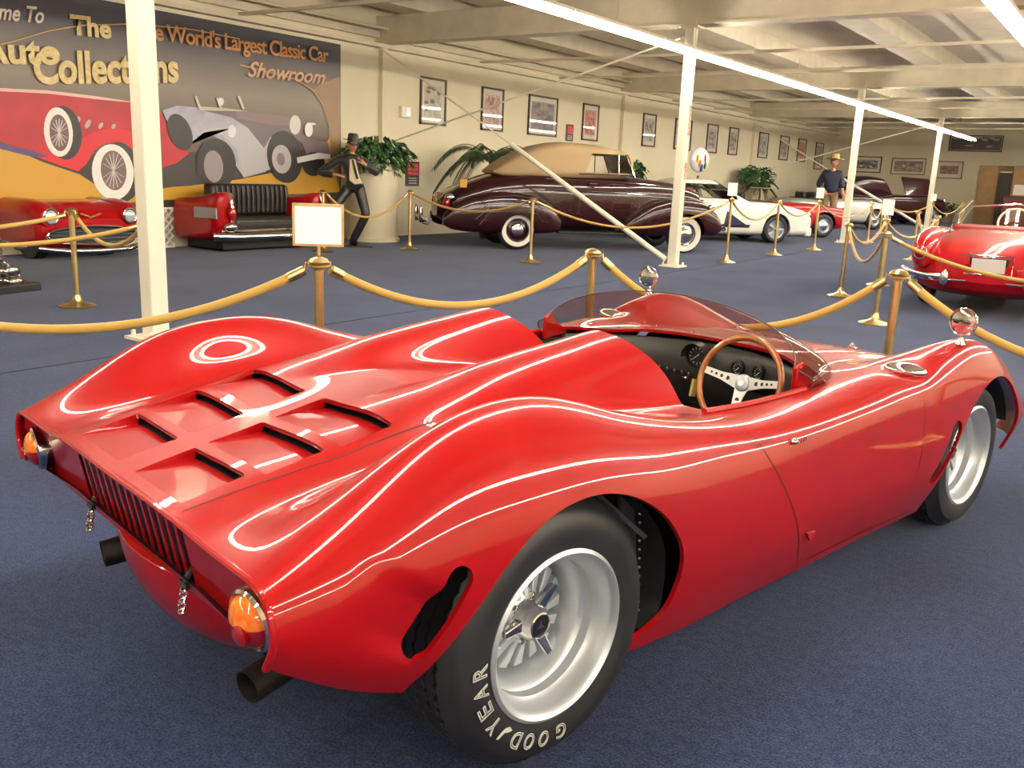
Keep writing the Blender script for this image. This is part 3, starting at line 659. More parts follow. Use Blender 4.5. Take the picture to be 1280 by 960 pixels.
# steering wheel
SW = T(1.44, -.325, .678) @ RY(-PI/2+.30) @ RZ(0)          # local z points back to the driver, local x up
wheel = G().torus(SW, .172, .0125, 72, 12).obj('steering_wheel', WOOD, car)
spk = mat('brushed_spoke', (214, 212, 206), .38, .85); 
for a in (math.radians(82), math.radians(-82), PI):        # spokes
    g = G(); c, s_ = math.cos(a), math.sin(a)
    V = [SW @ Vector((u*c-v*s_, u*s_+v*c, h)) for h in (-.012+.0, -.009) for u, v in ((.015, -.028), (.09, -.015), (.168, -.013), (.168, .013), (.09, .015), (.015, .028))]
    V = [SW @ Vector((u*c-v*s_, u*s_+v*c, h-(.03*(1-u/.168)))) for h in (-.002, .002) for u, v in ((.015, -.028), (.09, -.015), (.168, -.013), (.168, .013), (.09, .015), (.015, .028))]
    g.add(V, [(5, 4, 3, 2, 1, 0), (6, 7, 8, 9, 10, 11)]+[(i, (i+1) % 6, (i+1) % 6+6, i+6) for i in range(6)]); so = g.obj('spoke', spk, wheel, smooth=False)
    g = G()
    for r_, q in ((.064, .0085), (.09, .007), (.112, .0055), (.132, .0045)):
        g.lathe([(0, .0028), (q, .0028), (q, .001)], SW @ T(r_*c, r_*s_, -.03*(1-r_/.168)), 16)
    g.obj('spoke_hole', BLACK, so)
G().lathe([(.036, -.034), (.036, -.026), (.030, -.022), (.028, -.018), (.022, -.016), (0, -.015)], SW, 36).obj('boss', ALUD, wheel)
G().lathe([(0, -.0125), (.012, -.0125), (.014, -.016)], SW, 20).obj('horn_button', WHITE, wheel)
G().tube([SW @ Vector((0, 0, -.03)), (1.75, -.325, .58)], .02, 12).obj('steering_column', BLACK, wheel)
# door top rail, mirror fins at screen ends
for s in (-1, 1):
    pts = [(.80+.06*k, s*(.622+.03*min(1, max(0, (.80+.06*k-.9)/.5)))) for k in range(10)]
    G().tube([(x, y, on_top(x, y)[0][2]+.004) for x, y in pts], .011, 8).obj('door_rail', RED, car)
    fx = 1.36; z = on_top(fx, s*.62)[0][2]
    g = G().poly([(fx-.03, s*.600, z-.03), (fx+.15, s*.635, z-.02), (fx+.075, s*.625, z+.035), (fx+.01, s*.60, z+.085), (fx-.03, s*.598, z+.07)], (0, s, 0), .022); g.obj('screen_bracket', RED, car, bev=.005)
# windscreen
ts = np.linspace(-1, 1, 61); V = []; F = []; nrow = 10
def base(t): a = abs(t)**1; y = .655*math.sin(t*PI/2); x = 1.36+.50*math.cos(t*PI/2)**.75; return np.array([x, y, on_top(x, y)[0][2]-.004])
def topc(t): y = .60*math.sin(t*PI/2); x = 1.335+.125*math.cos(t*PI/2); return np.array([x, y, .795+.172*math.cos(t*PI/2)])
for t in ts:
    a, b = base(t), topc(t)
    for k in range(nrow):
        s_ = k/(nrow-1); p = a*(1-s_)+b*s_; nx = 1.0; p = p+np.array([.035*math.cos(t*PI/2), .05*math.sin(t*PI/2), .01])*math.sin(s_*PI)*.8; V.append(p)
F = [(i*nrow+k, i*nrow+k+1, (i+1)*nrow+k+1, (i+1)*nrow+k) for i in range(60) for k in range(nrow-1)]
ws = G().add(V, F).obj('windscreen', glassmat('screen_tint', (196, 194, 186)), car)
edge = [V[i*nrow+nrow-1] for i in range(61)]
G().tube([V[k] for k in range(nrow)]+edge+[V[60*nrow+k] for k in range(nrow-1, -1, -1)], .0025, 6).obj('screen_edge', mat('screen_rim', (70, 66, 62), .3), ws)
g = G()
for t in np.linspace(-.9, .9, 11): p = base(t); g.ell(p+np.array([-.012, 0, .008]), (.006, .006, .006), 8, 6)
g.obj('screw', CHROME, ws)
# chrome caps in the wings, round mirrors
for s in (-1, 1):
    p, n = on_top(1.90, s*.735)
    G().ell((1.905, s*.735, p[2]+.010), (.048, .08, .030), 28, 14, RZ(-s*.15).to_3x3()).obj('fuel_cap', CHROME, car)
    p, n = on_top(2.26, s*.785)
    mr = G().lathe([(.02, 0), (.014, .012), (.010, .03), (.012, .045)], T(2.26, s*.785, p[2]-.004), 16).obj('wing_mirror', CHROME, car)
    M = T(2.26, s*.79, p[2]+.086) @ RZ(PI+s*.10) @ RY(PI/2)
    G().lathe([(.054, 0), (.056, .006), (.054, .014), (.05, .012)], M, 32).obj('mirror_rim', CHROME, mr)
    G().lathe([(0, .017), (.015, .0163), (.03, .0142), (.04, .012), (.05, .009)], M, 32).obj('mirror_glass', mat('mirror_silver', (240, 240, 240), .02, 1), mr)
    G().lathe([(0, -.028), (.025, -.025), (.045, -.012), (.055, .004)], M, 32).obj('mirror_shell', CHROME, mr)
# small fittings
for s in (-1, 1):
    p, n = on_side(1.005, .645, s); G().ell(p+n*.004, (.014, .014, .010), 14, 8).obj('door_button', CHROME, car)
    g = G().tube([(p[0]+.03+.008*k, p[1]+n[1]*.004, p[2]-.004+(.008 if k % 2 else -.006)) for k in range(7)], .002, 5); g.obj('door_squiggle', CHROME, car)  # small chrome zigzag beside the door button
    p, n = on_top(2.35, s*.30); G().lathe([(.02, 0), (.02, .008), (.008, .012), (.006, .024), (0, .026)], T(*(p)), 14).box(p+np.array([0, 0, .014]), (.05, .012, .006)).obj('bonnet_pin', CHROME, car)
    p, n = on_side(1.14, .31, s); G().poly([p+n*.006+np.array(q) for q in ((-.02, 0, .016), (.03, 0, .012), (.0, 0, -.016))], n, .008).obj('jacking_flap', RED, car, smooth=False)
# ------------------------------------------------------------------ mural on the left wall (a flat printed banner)
def wp(px, py, off=0.0): p = at_x(px, py, XW+.03+off); p[0] = XW+.03+off; return p
mural = thing('mural_banner', 'huge printed mural of red and silver vintage cars under gold lettering on the left wall', 'mural', (0, 0, 0))
mb = mat('mural_sky', (96, 84, 78), .42, 0, 0); nt = mb.node_tree; tc = nt.nodes.new('ShaderNodeTexCoord'); sx = nt.nodes.new('ShaderNodeSeparateXYZ'); r = nt.nodes.new('ShaderNodeValToRGB'); mr = nt.nodes.new('ShaderNodeMapRange')
nt.links.new(tc.outputs['Object'], sx.inputs[0]); nt.links.new(sx.outputs['Z'], mr.inputs[0]); mr.inputs[1].default_value = .6; mr.inputs[2].default_value = 3.6
nt.links.new(mr.outputs[0], r.inputs[0]); nt.links.new(r.outputs[0], nt.nodes['Principled BSDF'].inputs['Base Color'])
r.color_ramp.elements[0].color = lin((78, 66, 58)); r.color_ramp.elements[1].color = lin((34, 32, 44))
for q, cc in ((.45, (96, 82, 70)), (.62, (140, 126, 112)), (.78, (104, 96, 94)), (.9, (52, 50, 62))): e = r.color_ramp.elements.new(q); e.color = lin(cc)
MZ0, MZ1, MY0, MY1 = .60, 3.56, 3.6, 12.67
G().box((XW+.012, (MY0+MY1)/2, (MZ0+MZ1)/2), (.02, MY1-MY0, MZ1-MZ0)).obj('banner_sheet', mb, mural, smooth=False)
AC = [0]
def art(name, pts, rgb, off, rough=.42, noise=None):
    AC[0] += 1; off = off*.1+AC[0]*.00035
    P_ = [wp(x, y, off) for x, y in pts]; G().add(P_, [tuple(range(len(P_)))]).obj(name, mat('print_%d_%d_%d' % rgb, rgb, rough, noise=noise), mural, smooth=False)
def disc(name, cx, cy, rx, ry, rgb, off, tilt=0, n=28):
    art(name, [(cx+rx*math.cos(a)*math.cos(tilt)-ry*math.sin(a)*math.sin(tilt), cy+rx*math.cos(a)*math.sin(tilt)+ry*math.sin(a)*math.cos(tilt)) for a in [2*PI*k/n for k in range(n)]], rgb, off)
art('printed_ground', [(-60, 172), (0, 184), (50, 197), (110, 215), (180, 240), (300, 218), (395, 205), (415, 165), (424, 140), (424.5, 240), (207, 250), (-60, 268)], (206, 156, 48), .002)
art('printed_sky_arc', [(424.5, 96), (424.5, 236), (414, 200), (412, 175), (411, 155), (404, 130), (392, 112), (402, 104)], (150, 118, 84), .003)
art('printed_shadow', [(-60, 165), (20, 188), (55, 203), (100, 218), (130, 238), (180, 236), (240, 232), (300, 224), (345, 215), (395, 200), (400, 185), (330, 190), (200, 190), (60, 195)], (52, 42, 38), .004)
art('printed_purple_shadow', [(-60, 165), (0, 175), (45, 195), (70, 192), (0, 170), (-60, 150)], (96, 86, 130), .006)
art('printed_red_body', [(-60, 108), (0, 110), (60, 113), (120, 120), (160, 126), (186, 131), (200, 138), (208, 155), (225, 160), (234, 175), (236, 192), (222, 203), (200, 211), (172, 209), (164, 192), (150, 179), (132, 179), (118, 188), (108, 205), (98, 214), (75, 207), (50, 198), (0, 176), (-60, 160)], (196, 24, 42), .006, noise=(3, (170, 16, 34), .3, .7))
art('printed_red_highlight', [(-60, 108), (0, 110), (60, 113), (120, 120), (176, 129), (120, 124), (60, 117), (0, 114), (-60, 112)], (236, 190, 176), .008)
art('printed_red_fender', [(50, 197), (75, 190), (100, 175), (118, 164), (140, 160), (160, 163), (176, 172), (190, 195), (200, 210), (172, 209), (164, 192), (150, 179), (132, 179), (118, 188), (108, 205), (98, 214), (75, 207)], (216, 30, 44), .009)
art('printed_running_board', [(0, 180), (40, 188), (60, 196), (40, 196), (0, 186)], (80, 70, 120), .009)
for cx, cy, w, h in ((96, 152, 7, 14), (110, 155, 6, 12), (126, 157, 5, 9), (142, 158, 5, 7)): disc('printed_pipe', cx, cy, w/2, h/2, (190, 170, 160), .010, .5)
disc('printed_tyre', 80, 166, 22, 34, (40, 34, 34), .010, -.15); disc('printed_whitewall', 73, 165, 18, 31, (236, 232, 222), .012, -.1); disc('printed_wheel', 74, 166, 12, 23, (112, 78, 78), .014, -.1)
disc('printed_tyre', 150, 215, 26, 38, (44, 36, 36), .010, -.15); disc('printed_whitewall', 141, 215, 26, 35, (240, 236, 226), .012, -.12); disc('printed_wheel', 142, 213, 16, 25, (120, 96, 92), .014, -.12)
for cx, cy, R_ in ((74, 166, 11), (142, 213, 14)):
    for k in range(8):
        a = PI*k/8; art('printed_spoke', [(cx+R_*math.cos(a)-.6, cy+1.6*R_*math.sin(a)), (cx+R_*math.cos(a)+.6, cy+1.6*R_*math.sin(a)), (cx-R_*math.cos(a)+.6, cy-1.6*R_*math.sin(a)), (cx-R_*math.cos(a)-.6, cy-1.6*R_*math.sin(a))], (206, 196, 192), .015)
art('printed_silver_body', [(203, 138), (222, 132), (262, 136), (290, 145), (305, 158), (330, 170), (338, 200), (332, 215), (305, 222), (290, 200), (283, 178), (262, 168), (238, 178), (232, 160), (208, 150)], (156, 156, 172), .007, noise=(4, (182, 180, 190), .3, .7))
art('printed_silver_fender', [(234, 182), (252, 166), (276, 168), (296, 186), (304, 220), (338, 212), (346, 180), (330, 160), (305, 152), (290, 160), (262, 160)], (186, 182, 184), .009)
disc('printed_tyre', 225, 165, 14, 24, (36, 34, 38), .010, -.4)
disc('printed_tyre', 270, 205, 25, 32, (38, 32, 30), .010, -.1); disc('printed_wheel', 267, 208, 12, 20, (150, 136, 138), .012, -.1)
art('printed_grey_body', [(245, 136), (300, 140), (350, 145), (372, 152), (378, 168), (395, 176), (410, 178), (414, 196), (395, 200), (384, 196), (378, 180), (362, 166), (340, 168), (330, 185), (310, 160), (290, 147)], (112, 98, 104), .011)
art('printed_bonnet', [(296, 138), (352, 145), (374, 150), (374, 158), (340, 156), (296, 148)], (134, 112, 112), .013)
disc('printed_lamp', 369, 156, 7, 12, (214, 208, 200), .014); disc('printed_lamp', 386, 162, 5, 9, (226, 222, 214), .014); disc('printed_lamp', 290, 164, 5, 8, (222, 222, 226), .014)
disc('printed_tyre', 356, 196, 22, 33, (40, 34, 34), .014, -.15); disc('printed_wheel', 352, 199, 12, 18, (186, 174, 174), .016, -.1); disc('printed_hub', 351, 199, 5, 8, (130, 116, 116), .018, -.1)
disc('printed_tyre', 392, 205, 14, 15, (36, 30, 30), .010); art('printed_bumper', [(371, 197), (398, 191), (413, 193), (413, 198), (396, 199), (372, 204)], (226, 222, 220), .017)
for x0, y0 in ((243, 120), (270, 122), (297, 120)): art('printed_screen_post', [(x0, y0), (x0+3, y0), (x0+9, y0+16), (x0+6, y0+17)], (204, 192, 180), .012)
art('printed_windscreen', [(248, 133), (280, 135), (296, 137), (310, 139), (250, 138)], (196, 180, 160), .013)
disc('printed_mascot', 276, 127, 4, 5, (226, 222, 216), .014); disc('printed_mascot', 390, 155, 5, 1.5, (226, 222, 216), .014)
GOLD = mat('mural_gold', (222, 190, 110), .5, noise=(14, (240, 222, 170), .3, .7)); COPP = mat('mural_copper', (206, 140, 78), .5); CREAM = mat('mural_cream', (222, 206, 190), .5)
def mtext(s, p0, p1, hpx, m, shear=0, off=.02, spacing=1, name='printed_lettering', bold=.02):
    AC[0] += 1; off = .024+AC[0]*.0002
    a = wp(*p0); b = wp(*p1); h = wp(p0[0], p0[1]-hpx)[2]-a[2]; d = Vector(b)-Vector(a); o = text_obj(name, s, m, mural, (XW+.03+off, a[1], a[2]), d, (0, 0, 1), d.length, h, .0, shear=shear, spacing=spacing, bold=bold); return o
mtext('Welcome To', (-62, 20), (54, 30), 22, CREAM, .35)
mtext('The', (87, 44), (138, 49), 26, GOLD, bold=.035)
mtext('Auto', (-28, 80), (74, 82), 36, GOLD, bold=.035); mtext('Collections', (42, 106), (222, 104), 44, GOLD, bold=.035)
mtext("The World's Largest Classic Car", (167, 54), (409, 84), 30, COPP, 0, .02, .9)
mtext('Showroom', (308, 96), (405, 106), 20, mat('mural_peach', (216, 170, 140), .5), .4)
def arc(name, pts, w, rgb, off):
    n = len(pts); A = [(p[0], p[1]) for p in pts]; art(name, A+[(p[0], p[1]+w) for p in reversed(A)], rgb, off)
arc('printed_gold_arc', [(-20, 60), (20, 50), (60, 38), (100, 31), (170, 29), (240, 36), (300, 48)], 1.6, (206, 160, 90), .018)
arc('printed_gold_swash', [(300, 80), (340, 90), (370, 98), (392, 112), (404, 130), (411, 155), (412, 175)], 2.2, (176, 142, 96), .018)

# ------------------------------------------------------------------ framed posters
FRM = mat('frame_wood', (70, 44, 30), .4); MATB = mat('mat_board', (236, 224, 206), .7); GLZ = glassmat('poster_glazing', (250, 250, 250))
def poster(name, c, w, h, n, cols, label, grp, gold=False, seed=0, cat='framed picture', mw=.10, fr=FRM):
    """c centre on wall, n 'x' (left wall) or 'y' (end wall)"""
    t = thing(name, label, cat, c, 0 if n == 'x' else -PI/2, grp); f = .04
    G().box((.02, 0, h/2-f/2), (.04, w, f)).box((.02, 0, -h/2+f/2), (.04, w, f)).box((.02, w/2-f/2, 0), (.04, f, h)).box((.02, -w/2+f/2, 0), (.04, f, h)).obj('frame', fr, t, smooth=False)
    G().box((.008, 0, 0), (.012, w-.06, h-.06)).obj('mat_board', MATB, t, smooth=False)
    cols = [tuple(int(v*.72+255*.28) for v in c_) for c_ in cols] if n == 'x' else cols
    rnd = random.Random(seed); pw, ph = w-2*f-2*mw, h-2*f-2*mw*1.1
    G().box((.016, 0, 0), (.006, pw, ph)).obj('print', mat('print_%s%d' % (name, seed), cols[0], .6, noise=(7+seed % 3, cols[1], .38, .62)), t, smooth=False)
    g = G()
    for k in range(7):
        y = rnd.uniform(-.4, .4)*pw; z = rnd.uniform(-.42, .42)*ph; a = rnd.uniform(.05, .16)*pw; b = rnd.uniform(.04, .11)*ph
        g.add([(.0205+.0002*k, y+a*math.cos(q), z+b*math.sin(q)) for q in [2*PI*i/9+rnd.random()*.3 for i in range(9)]], [tuple(range(9))])
    g.obj('print_figure', mat('fig_%s%d' % (name, seed), cols[2], .6), t, smooth=False)
    G().box((.03, 0, 0), (.002, w-.08, h-.08)).obj('glazing', GLZ, t, smooth=False)
    return t
PW = [(15.36, .84, ((206, 196, 176), (170, 160, 140), (70, 60, 52)), 'tall framed poster with black script in its lower half, nearest the mural'),
 (17.47, .84, ((214, 186, 174), (190, 110, 100), (150, 60, 56)), 'tall framed poster with a reddish drawing, second from the mural'),
 (19.59, 1.30, ((150, 130, 130), (96, 84, 90), (66, 60, 70)), 'wide framed print of a dark crowded scene above the convertible roof'),
 (21.92, .84, ((206, 140, 120), (196, 80, 60), (170, 50, 40)), 'framed poster with an orange red print beside the small red wall sign'),
 (25.40, .84, ((206, 200, 186), (120, 116, 108), (70, 66, 60)), 'framed poster with grey sketch just left of the red noticed column'),
 (27.80, 1.24, ((200, 180, 170), (150, 120, 116), (90, 60, 60)), 'framed print half hidden behind the red noticed column'),
 (30.15, .90, ((206, 180, 170), (140, 120, 120), (90, 70, 74)), 'framed poster just right of the column, above the white oval ornament'),
 (32.05, .84, ((206, 194, 180), (130, 120, 110), (60, 56, 50)), 'framed grey poster last before the far wall post'),
 (35.10, 1.0, ((206, 200, 190), (110, 120, 110), (60, 70, 66)), 'framed poster with greenish figure, first beyond the far wall post'),
 (37.50, 1.05, ((190, 180, 166), (90, 84, 80), (50, 46, 44)), 'framed poster with dark figure, second beyond the far wall post'),
 (39.75, 1.05, ((200, 140, 130), (190, 70, 66), (160, 40, 44)), 'framed poster with a red print, third beyond the far wall post'),
 (42.20, 1.10, ((176, 160, 136), (120, 104, 84), (90, 76, 60)), 'brownish framed poster in the far left corner, above the straw hat')]
for i, (y, w, cols, lab) in enumerate(PW):
    poster('framed_poster', (XW+.002, y, 2.765 if i < 11 else 2.62), w, .95 if i < 11 else 1.16, 'x', cols, lab, 'posters along the left wall', seed=i+1)
GF = mat('gilt_frame', (150, 110, 60), .4, .4)
poster('framed_print', (-11.35, YB-.002, 2.37), 1.25, .72, 'y', ((150, 150, 146), (90, 96, 100), (60, 60, 64)), 'framed print on the end wall partly behind the third column', 'framed prints on the end wall', seed=21, mw=.12)
poster('framed_print', (-9.55, YB-.002, 2.34), 1.45, .72, 'y', ((176, 140, 110), (110, 100, 104), (200, 170, 140)), 'wide gilt framed landscape on the end wall between two columns', 'framed prints on the end wall', seed=22, mw=.08, fr=GF)
poster('framed_print', (-7.85, YB-.002, 2.24), 1.1, .74, 'y', ((196, 120, 104), (110, 110, 96), (160, 60, 50)), 'pink matted red print on the end wall right of the farthest column', 'framed prints on the end wall', seed=23, mw=.14, fr=GF)
poster('framed_banner', (-6.95, YB-.002, 3.38), 2.1, .68, 'y', ((40, 36, 48), (70, 60, 70), (190, 170, 150)), 'dark wide framed banner high on the end wall at the end of the strip lights', 'framed prints on the end wall', seed=24, mw=.02, fr=mat('black_frame', (30, 26, 24), .4))
def notice(y, z, w, h, lab):
    t = thing('wall_sign', lab, 'sign', (XW, y, z)); G().box((.01, 0, 0), (.02, w, h)).obj('backing', mat('sign_black', (36, 26, 28), .4), t, smooth=False)
    G().box((.022, 0, h*.19), (.004, w*.88, h*.5)).obj('red_panel', PRED, t, smooth=False)
    wt = mat('sign_white', (230, 200, 195), .6)
    for s_, zz, hh in (('PLEASE DO', .30, .09), ('NOT TOUCH', .15, .09), ('THE CARS', .0, .07)): text_obj('sign_lettering', s_, wt, t, (.026, -w*.36, h*zz-.01), (0, 1, 0), (0, 0, 1), w*.72, h*hh, .0)
    g = G()
    for k in range(3): g.box((.022, 0, -h*(.18+.1*k)), (.003, w*.6, h*.03))
    g.obj('small_print', wt, t, smooth=False)
notice(14.74, 1.27, .42, .50, 'red and black wall sign beside the ivy planter'); notice(20.9, 2.44, .34, .42, 'small red and grey wall sign between two posters')
th = thing('thermostat', 'small white square thermostat on the wall left of the first poster', 'thermostat', (XW, 14.46, 2.49)); G().box((.04, 0, 0), (.08, .30, .22)).obj('case', COLM, th, smooth=False, bev=.01); G().box((.082, .04, 0), (.006, .14, .14)).obj('dial_cover', ALUD, th, smooth=False)
# end wall doorway with tan panelling
TANP = mat('tan_panel', (206, 164, 110), .5, noise=(3, (188, 146, 96), .3, .7))
d = G().box((-6.25, YB-.04, 1.24), (.72, .08, 2.48)).box((-4.72, YB+.3, 1.24), (1.2, .6, 2.48)).obj('door_1', TANP, None, smooth=False); d['kind'] = 'structure'
G().box((-5.62, YB+.9, 1.25), (1.3, .06, 2.5)).obj('door_panel', TANP, d, smooth=False); G().box((-5.6, YB-.02, 1.1), (.42, .06, 2.2)).obj('opening_dark_sheet', mat('doorway_dark', (62, 50, 46), .4), d, smooth=False); G().box((-5.6, YB-.06, 2.22), (.5, .04, .05)).obj('door_head', WHITE, d, smooth=False)  # dark sheet stands in for the unlit opening in the door frame
bt = thing('wooden_booth', 'dark red wooden booth in front of the tan doorway on the right', 'booth', (-4.45, 42.0, 0)); MHG = mat('mahogany', (110, 34, 30), .35, 0, .5)
G().box((0, 0, .6), (1.5, .7, 1.2)).obj('front_panel', MHG, bt, smooth=False, bev=.02); G().box((0, 0, 1.23), (1.6, .8, .06)).obj('counter_top', FRM, bt, smooth=False); G().box((0, .2, 1.5), (1.0, .05, .4)).obj('sign_board', MATB, bt, smooth=False)

# ------------------------------------------------------------------ lattice screens under the mural
def lattice(y0, y1, lab):
    t = thing('lattice_panel', lab, 'lattice', (XW+.12, (y0+y1)/2, .32)); w = y1-y0; h = .60; g = G(); st = .13
    for s in (-1, 1):
        k = -w-h
        while k < w+h:
            # line y = k + s*z clipped to the panel
            pts = []
            for z in np.linspace(-h/2, h/2, 25):
                y = k+s*z
                if -w/2 <= y <= w/2: pts.append((y, z))
            if len(pts) > 2: g.bar((.006*s, pts[0][0], pts[0][1]), (.006*s, pts[-1][0], pts[-1][1]), .045, .01)
            k += st
    g.obj('crossed_slats', WHITE, t, smooth=False); G().box((0, 0, h/2), (.03, w, .03)).box((0, 0, -h/2), (.03, w, .03)).obj('rail', WHITE, t, smooth=False)
lattice(4.6, 6.2, 'white lattice panel at the far left edge under the mural'); lattice(7.9, 8.9, 'white lattice panel between the two red car displays')

# ------------------------------------------------------------------ stanchions and ropes
def make_stanchion(label):
    t = thing('rope_stanchion', label, 'stanchion', (0, 0, 0), 0, 'brass rope stanchions')
    G().lathe([(0, 0), (.165, 0), (.168, .008), (.15, .018), (.09, .032), (.05, .055), (.034, .09), (.028, .12)], None, 36).obj('base', BRASS, t)
    G().lathe([(.0255, .08), (.0255, .93)], None, 20).obj('pole', BRASS, t)
    G().lathe([(.0255, .925), (.034, .93), (.036, .955), (.052, .962), (.055, .97), (.045, .985), (.02, .995), (0, 1.0)], None, 24).obj('cap', BRASS, t)
    G().lathe([(.034, .935), (.058, .945), (.058, .952), (.034, .957)], None, 24).obj('ring', BRASS, t); return t
SP = {}
protos = make_stanchion('x'); first = [True]
def stanchion(key, x, y, h, label):
    t = protos if first[0] else copy_tree(protos); first[0] = False
    t.location = (x, y, 0); t.scale = (1, 1, h); t['label'] = label; SP[key] = (x, y, h*.955); return t
near = {}
for key, x, y, h, lab in [('s', -3.48, 3.26, .95, 'brass stanchion carrying the white card holder behind the red racer'), ('m', -2.96, 5.16, .95, 'brass stanchion right of the card holder, directly behind the racer head fairings'),
  ('r', -1.19, 5.68, .95, 'near brass stanchion beyond the racer right front wing'), ('l', -5.05, 1.35, .95, 'brass stanchion outside the left edge of the frame holding the near rope'), ('q', .9, 5.2, .95, 'brass stanchion outside the right edge holding the near rope'),
  ('a', -8.22, 4.64, .92, 'brass stanchion with wide base left of the nearest column'), ('a0', -7.05, 4.65, .90, 'brass stanchion hidden behind the nearest column'), ('al', -8.0, 2.3, .9, 'brass stanchion beyond the left edge near the chrome parts'),
  ('p1', -11.1, 10.5, 1.0, 'brass stanchion between the black suited mannequin and the mural'), ('b', -10.63, 12.09, 1.03, 'brass stanchion between the ivy planter and the maroon car tail'), ('c', -8.11, 12.14, 1.03, 'brass stanchion in front of the maroon car rear wheel'),
  ('d', -6.1, 15.33, 1.12, 'brass stanchion with white tag in front of the white car door'), ('e', -6.11, 17.83, 1.08, 'brass stanchion in front of the white car front wheel'), ('f', -6.05, 20.2, 1.08, 'brass stanchion with white tag in front of the distant red car'),
  ('j', -6.0, 24.5, 1.02, 'distant brass stanchion before the silver car front wheel'), ('k', -6.9, 29.5, 1.0, 'thin distant brass stanchion beside the silver car nose'), ('n', -5.9, 31.6, 1.0, 'distant brass stanchion left of the farthest column'), ('n2', -5.5, 34.5, 1.0, 'distant brass stanchion right of the farthest column'), ('n3', -6.0, 38.0, 1.0, 'farthest brass stanchion near the end wall planter'),
  ('h', -3.23, 12.15, .95, 'brass stanchion left of a pair, in the middle of the right aisle'), ('g', -2.27, 10.0, .97, 'brass stanchion with two ropes right beside the corvette style red car'), ('g2', -3.2, 14.0, .98, 'brass stanchion with white tag standing just behind the double roped one'),
  ('i', -3.1, 17.2, .98, 'brass stanchion behind the tail of the right red car'), ('i2', -3.9, 19.6, .98, 'brass stanchion behind and left of the right red car tail'), ('gr', .7, 9.6, .97, 'brass stanchion beyond the right edge behind the rope')]:
    stanchion(key, x, y, h, lab.replace('corvette style ', ''))
def rope(a, b, sag, label, r=.019, pa=None, pb=None):
    A = Vector(pa or SP[a]); B = Vector(pb or SP[b]); d = (B-A); d.z = 0; d.normalize(); A2 = A+d*.07+Vector((0, 0, -.03)); B2 = B-d*.07+Vector((0, 0, -.03))
    t = thing('barrier_rope', label, 'rope', A, 0, 'gold barrier ropes'); n = 28
    f = lambda u: A2.lerp(B2, u)-Vector((0, 0, sag*4*u*(1-u)))-A
    G().tube([f(u) for u in np.linspace(0.02, .98, n)], r, 10).obj('cord', ROPE, t)
    for u0, u1, e in ((0, .035, A+d*.045), (1, .965, B-d*.045)):
        G().tube([f(u0), f(u1)], r*1.12, 10).tube([Vector(e)-A+Vector((0, 0, .0)), Vector(e)-A+d*(.02 if u0 == 0 else -.02)+Vector((0, 0, .01)), f(u0)], .006, 6).obj('end_hook', BRASS, t)
rope('s', 'l', .30, 'near gold rope sagging from the card holder post out of the left edge', .024)
rope('s', 'm', .24, 'near gold rope between the card holder post and the post behind the fairings', .024)
rope('m', 'r', .36, 'near gold rope seen partly through the racer windscreen', .024)
rope('r', 'q', .34, 'near gold rope sagging out of the right edge in front of the red sports car', .024)
rope('a', 'a0', .22, 'gold rope hanging from the left stanchion across the red car grille'); rope('a', 'al', .10, 'gold rope going left from the wide based left stanchion')
rope('a0', 'al', .16, 'lower gold rope rising from the left edge to behind the nearest column')
rope('p1', 'b', .38, 'gold rope sagging behind the black suited mannequin'); rope('b', 'c', .22, 'gold rope across the tail of the maroon convertible'); rope('c', 'd', .42, 'gold rope sagging across the maroon convertible door')
rope('d', 'e', .30, 'gold rope across the navy triangle of the white car'); rope('e', 'f', .25, 'gold rope across the white car nose'); rope('f', 'j', .3, 'gold rope in front of the distant red car'); rope('j', 'k', .4, 'gold rope before the silver car'); rope('k', 'n', .25, 'gold rope before the dark car with raised hood'); rope('n', 'n2', .3, 'far gold rope around the farthest column'); rope('n2', 'n3', .3, 'farthest gold rope near the end wall')
rope('h', 'g', .33, 'gold rope looping low between the paired aisle stanchions'); rope('h', 'g2', .24, 'gold rope looping behind the paired aisle stanchions'); rope('g2', 'i', .26, 'gold rope to the post behind the right red car'); rope('i', 'i2', .3, 'gold rope between the two posts beyond the right red car'); rope('g', 'gr', .30, 'gold rope crossing the tail of the right red car')
for key, lab in (('d', 'small white tag on the stanchion before the white car door'), ('f', 'small white tag on the stanchion before the distant red car'), ('g2', 'small white tag on the stanchion in the right aisle'), ('n', 'small white tag on the stanchion left of the farthest column')):
    x, y, z = SP[key]; t = thing('info_tag', lab, 'tag', (x, y, z+.05), YAW-.2, 'white information tags'); G().box((0, 0, .14), (.16, .01, .22)).obj('card', WHITE, t, smooth=False); G().tube([(0, 0, 0), (0, 0, .04)], .008, 6).obj('stem', BRASS, t)
x, y, z = SP['s']; cf = thing('card_holder', 'white card in a gold frame on top of the near stanchion', 'sign', (x, y, z+.045), math.atan2(3.26, -3.48)-PI/2-.03)
WC = mat('bright_card', (255, 254, 250), .3)
G().box((0, 0, .155), (.235, .012, .195)).obj('card', WC, cf, smooth=False)
G().box((0, 0, .256), (.252, .022, .012)).box((0, 0, .054), (.252, .022, .012)).box((.122, 0, .155), (.012, .022, .21)).box((-.122, 0, .155), (.012, .022, .21)).obj('frame', BRASS, cf, smooth=False)
G().tube([(0, 0, 0), (0, 0, .05)], .011, 10).obj('stem', BRASS, cf)
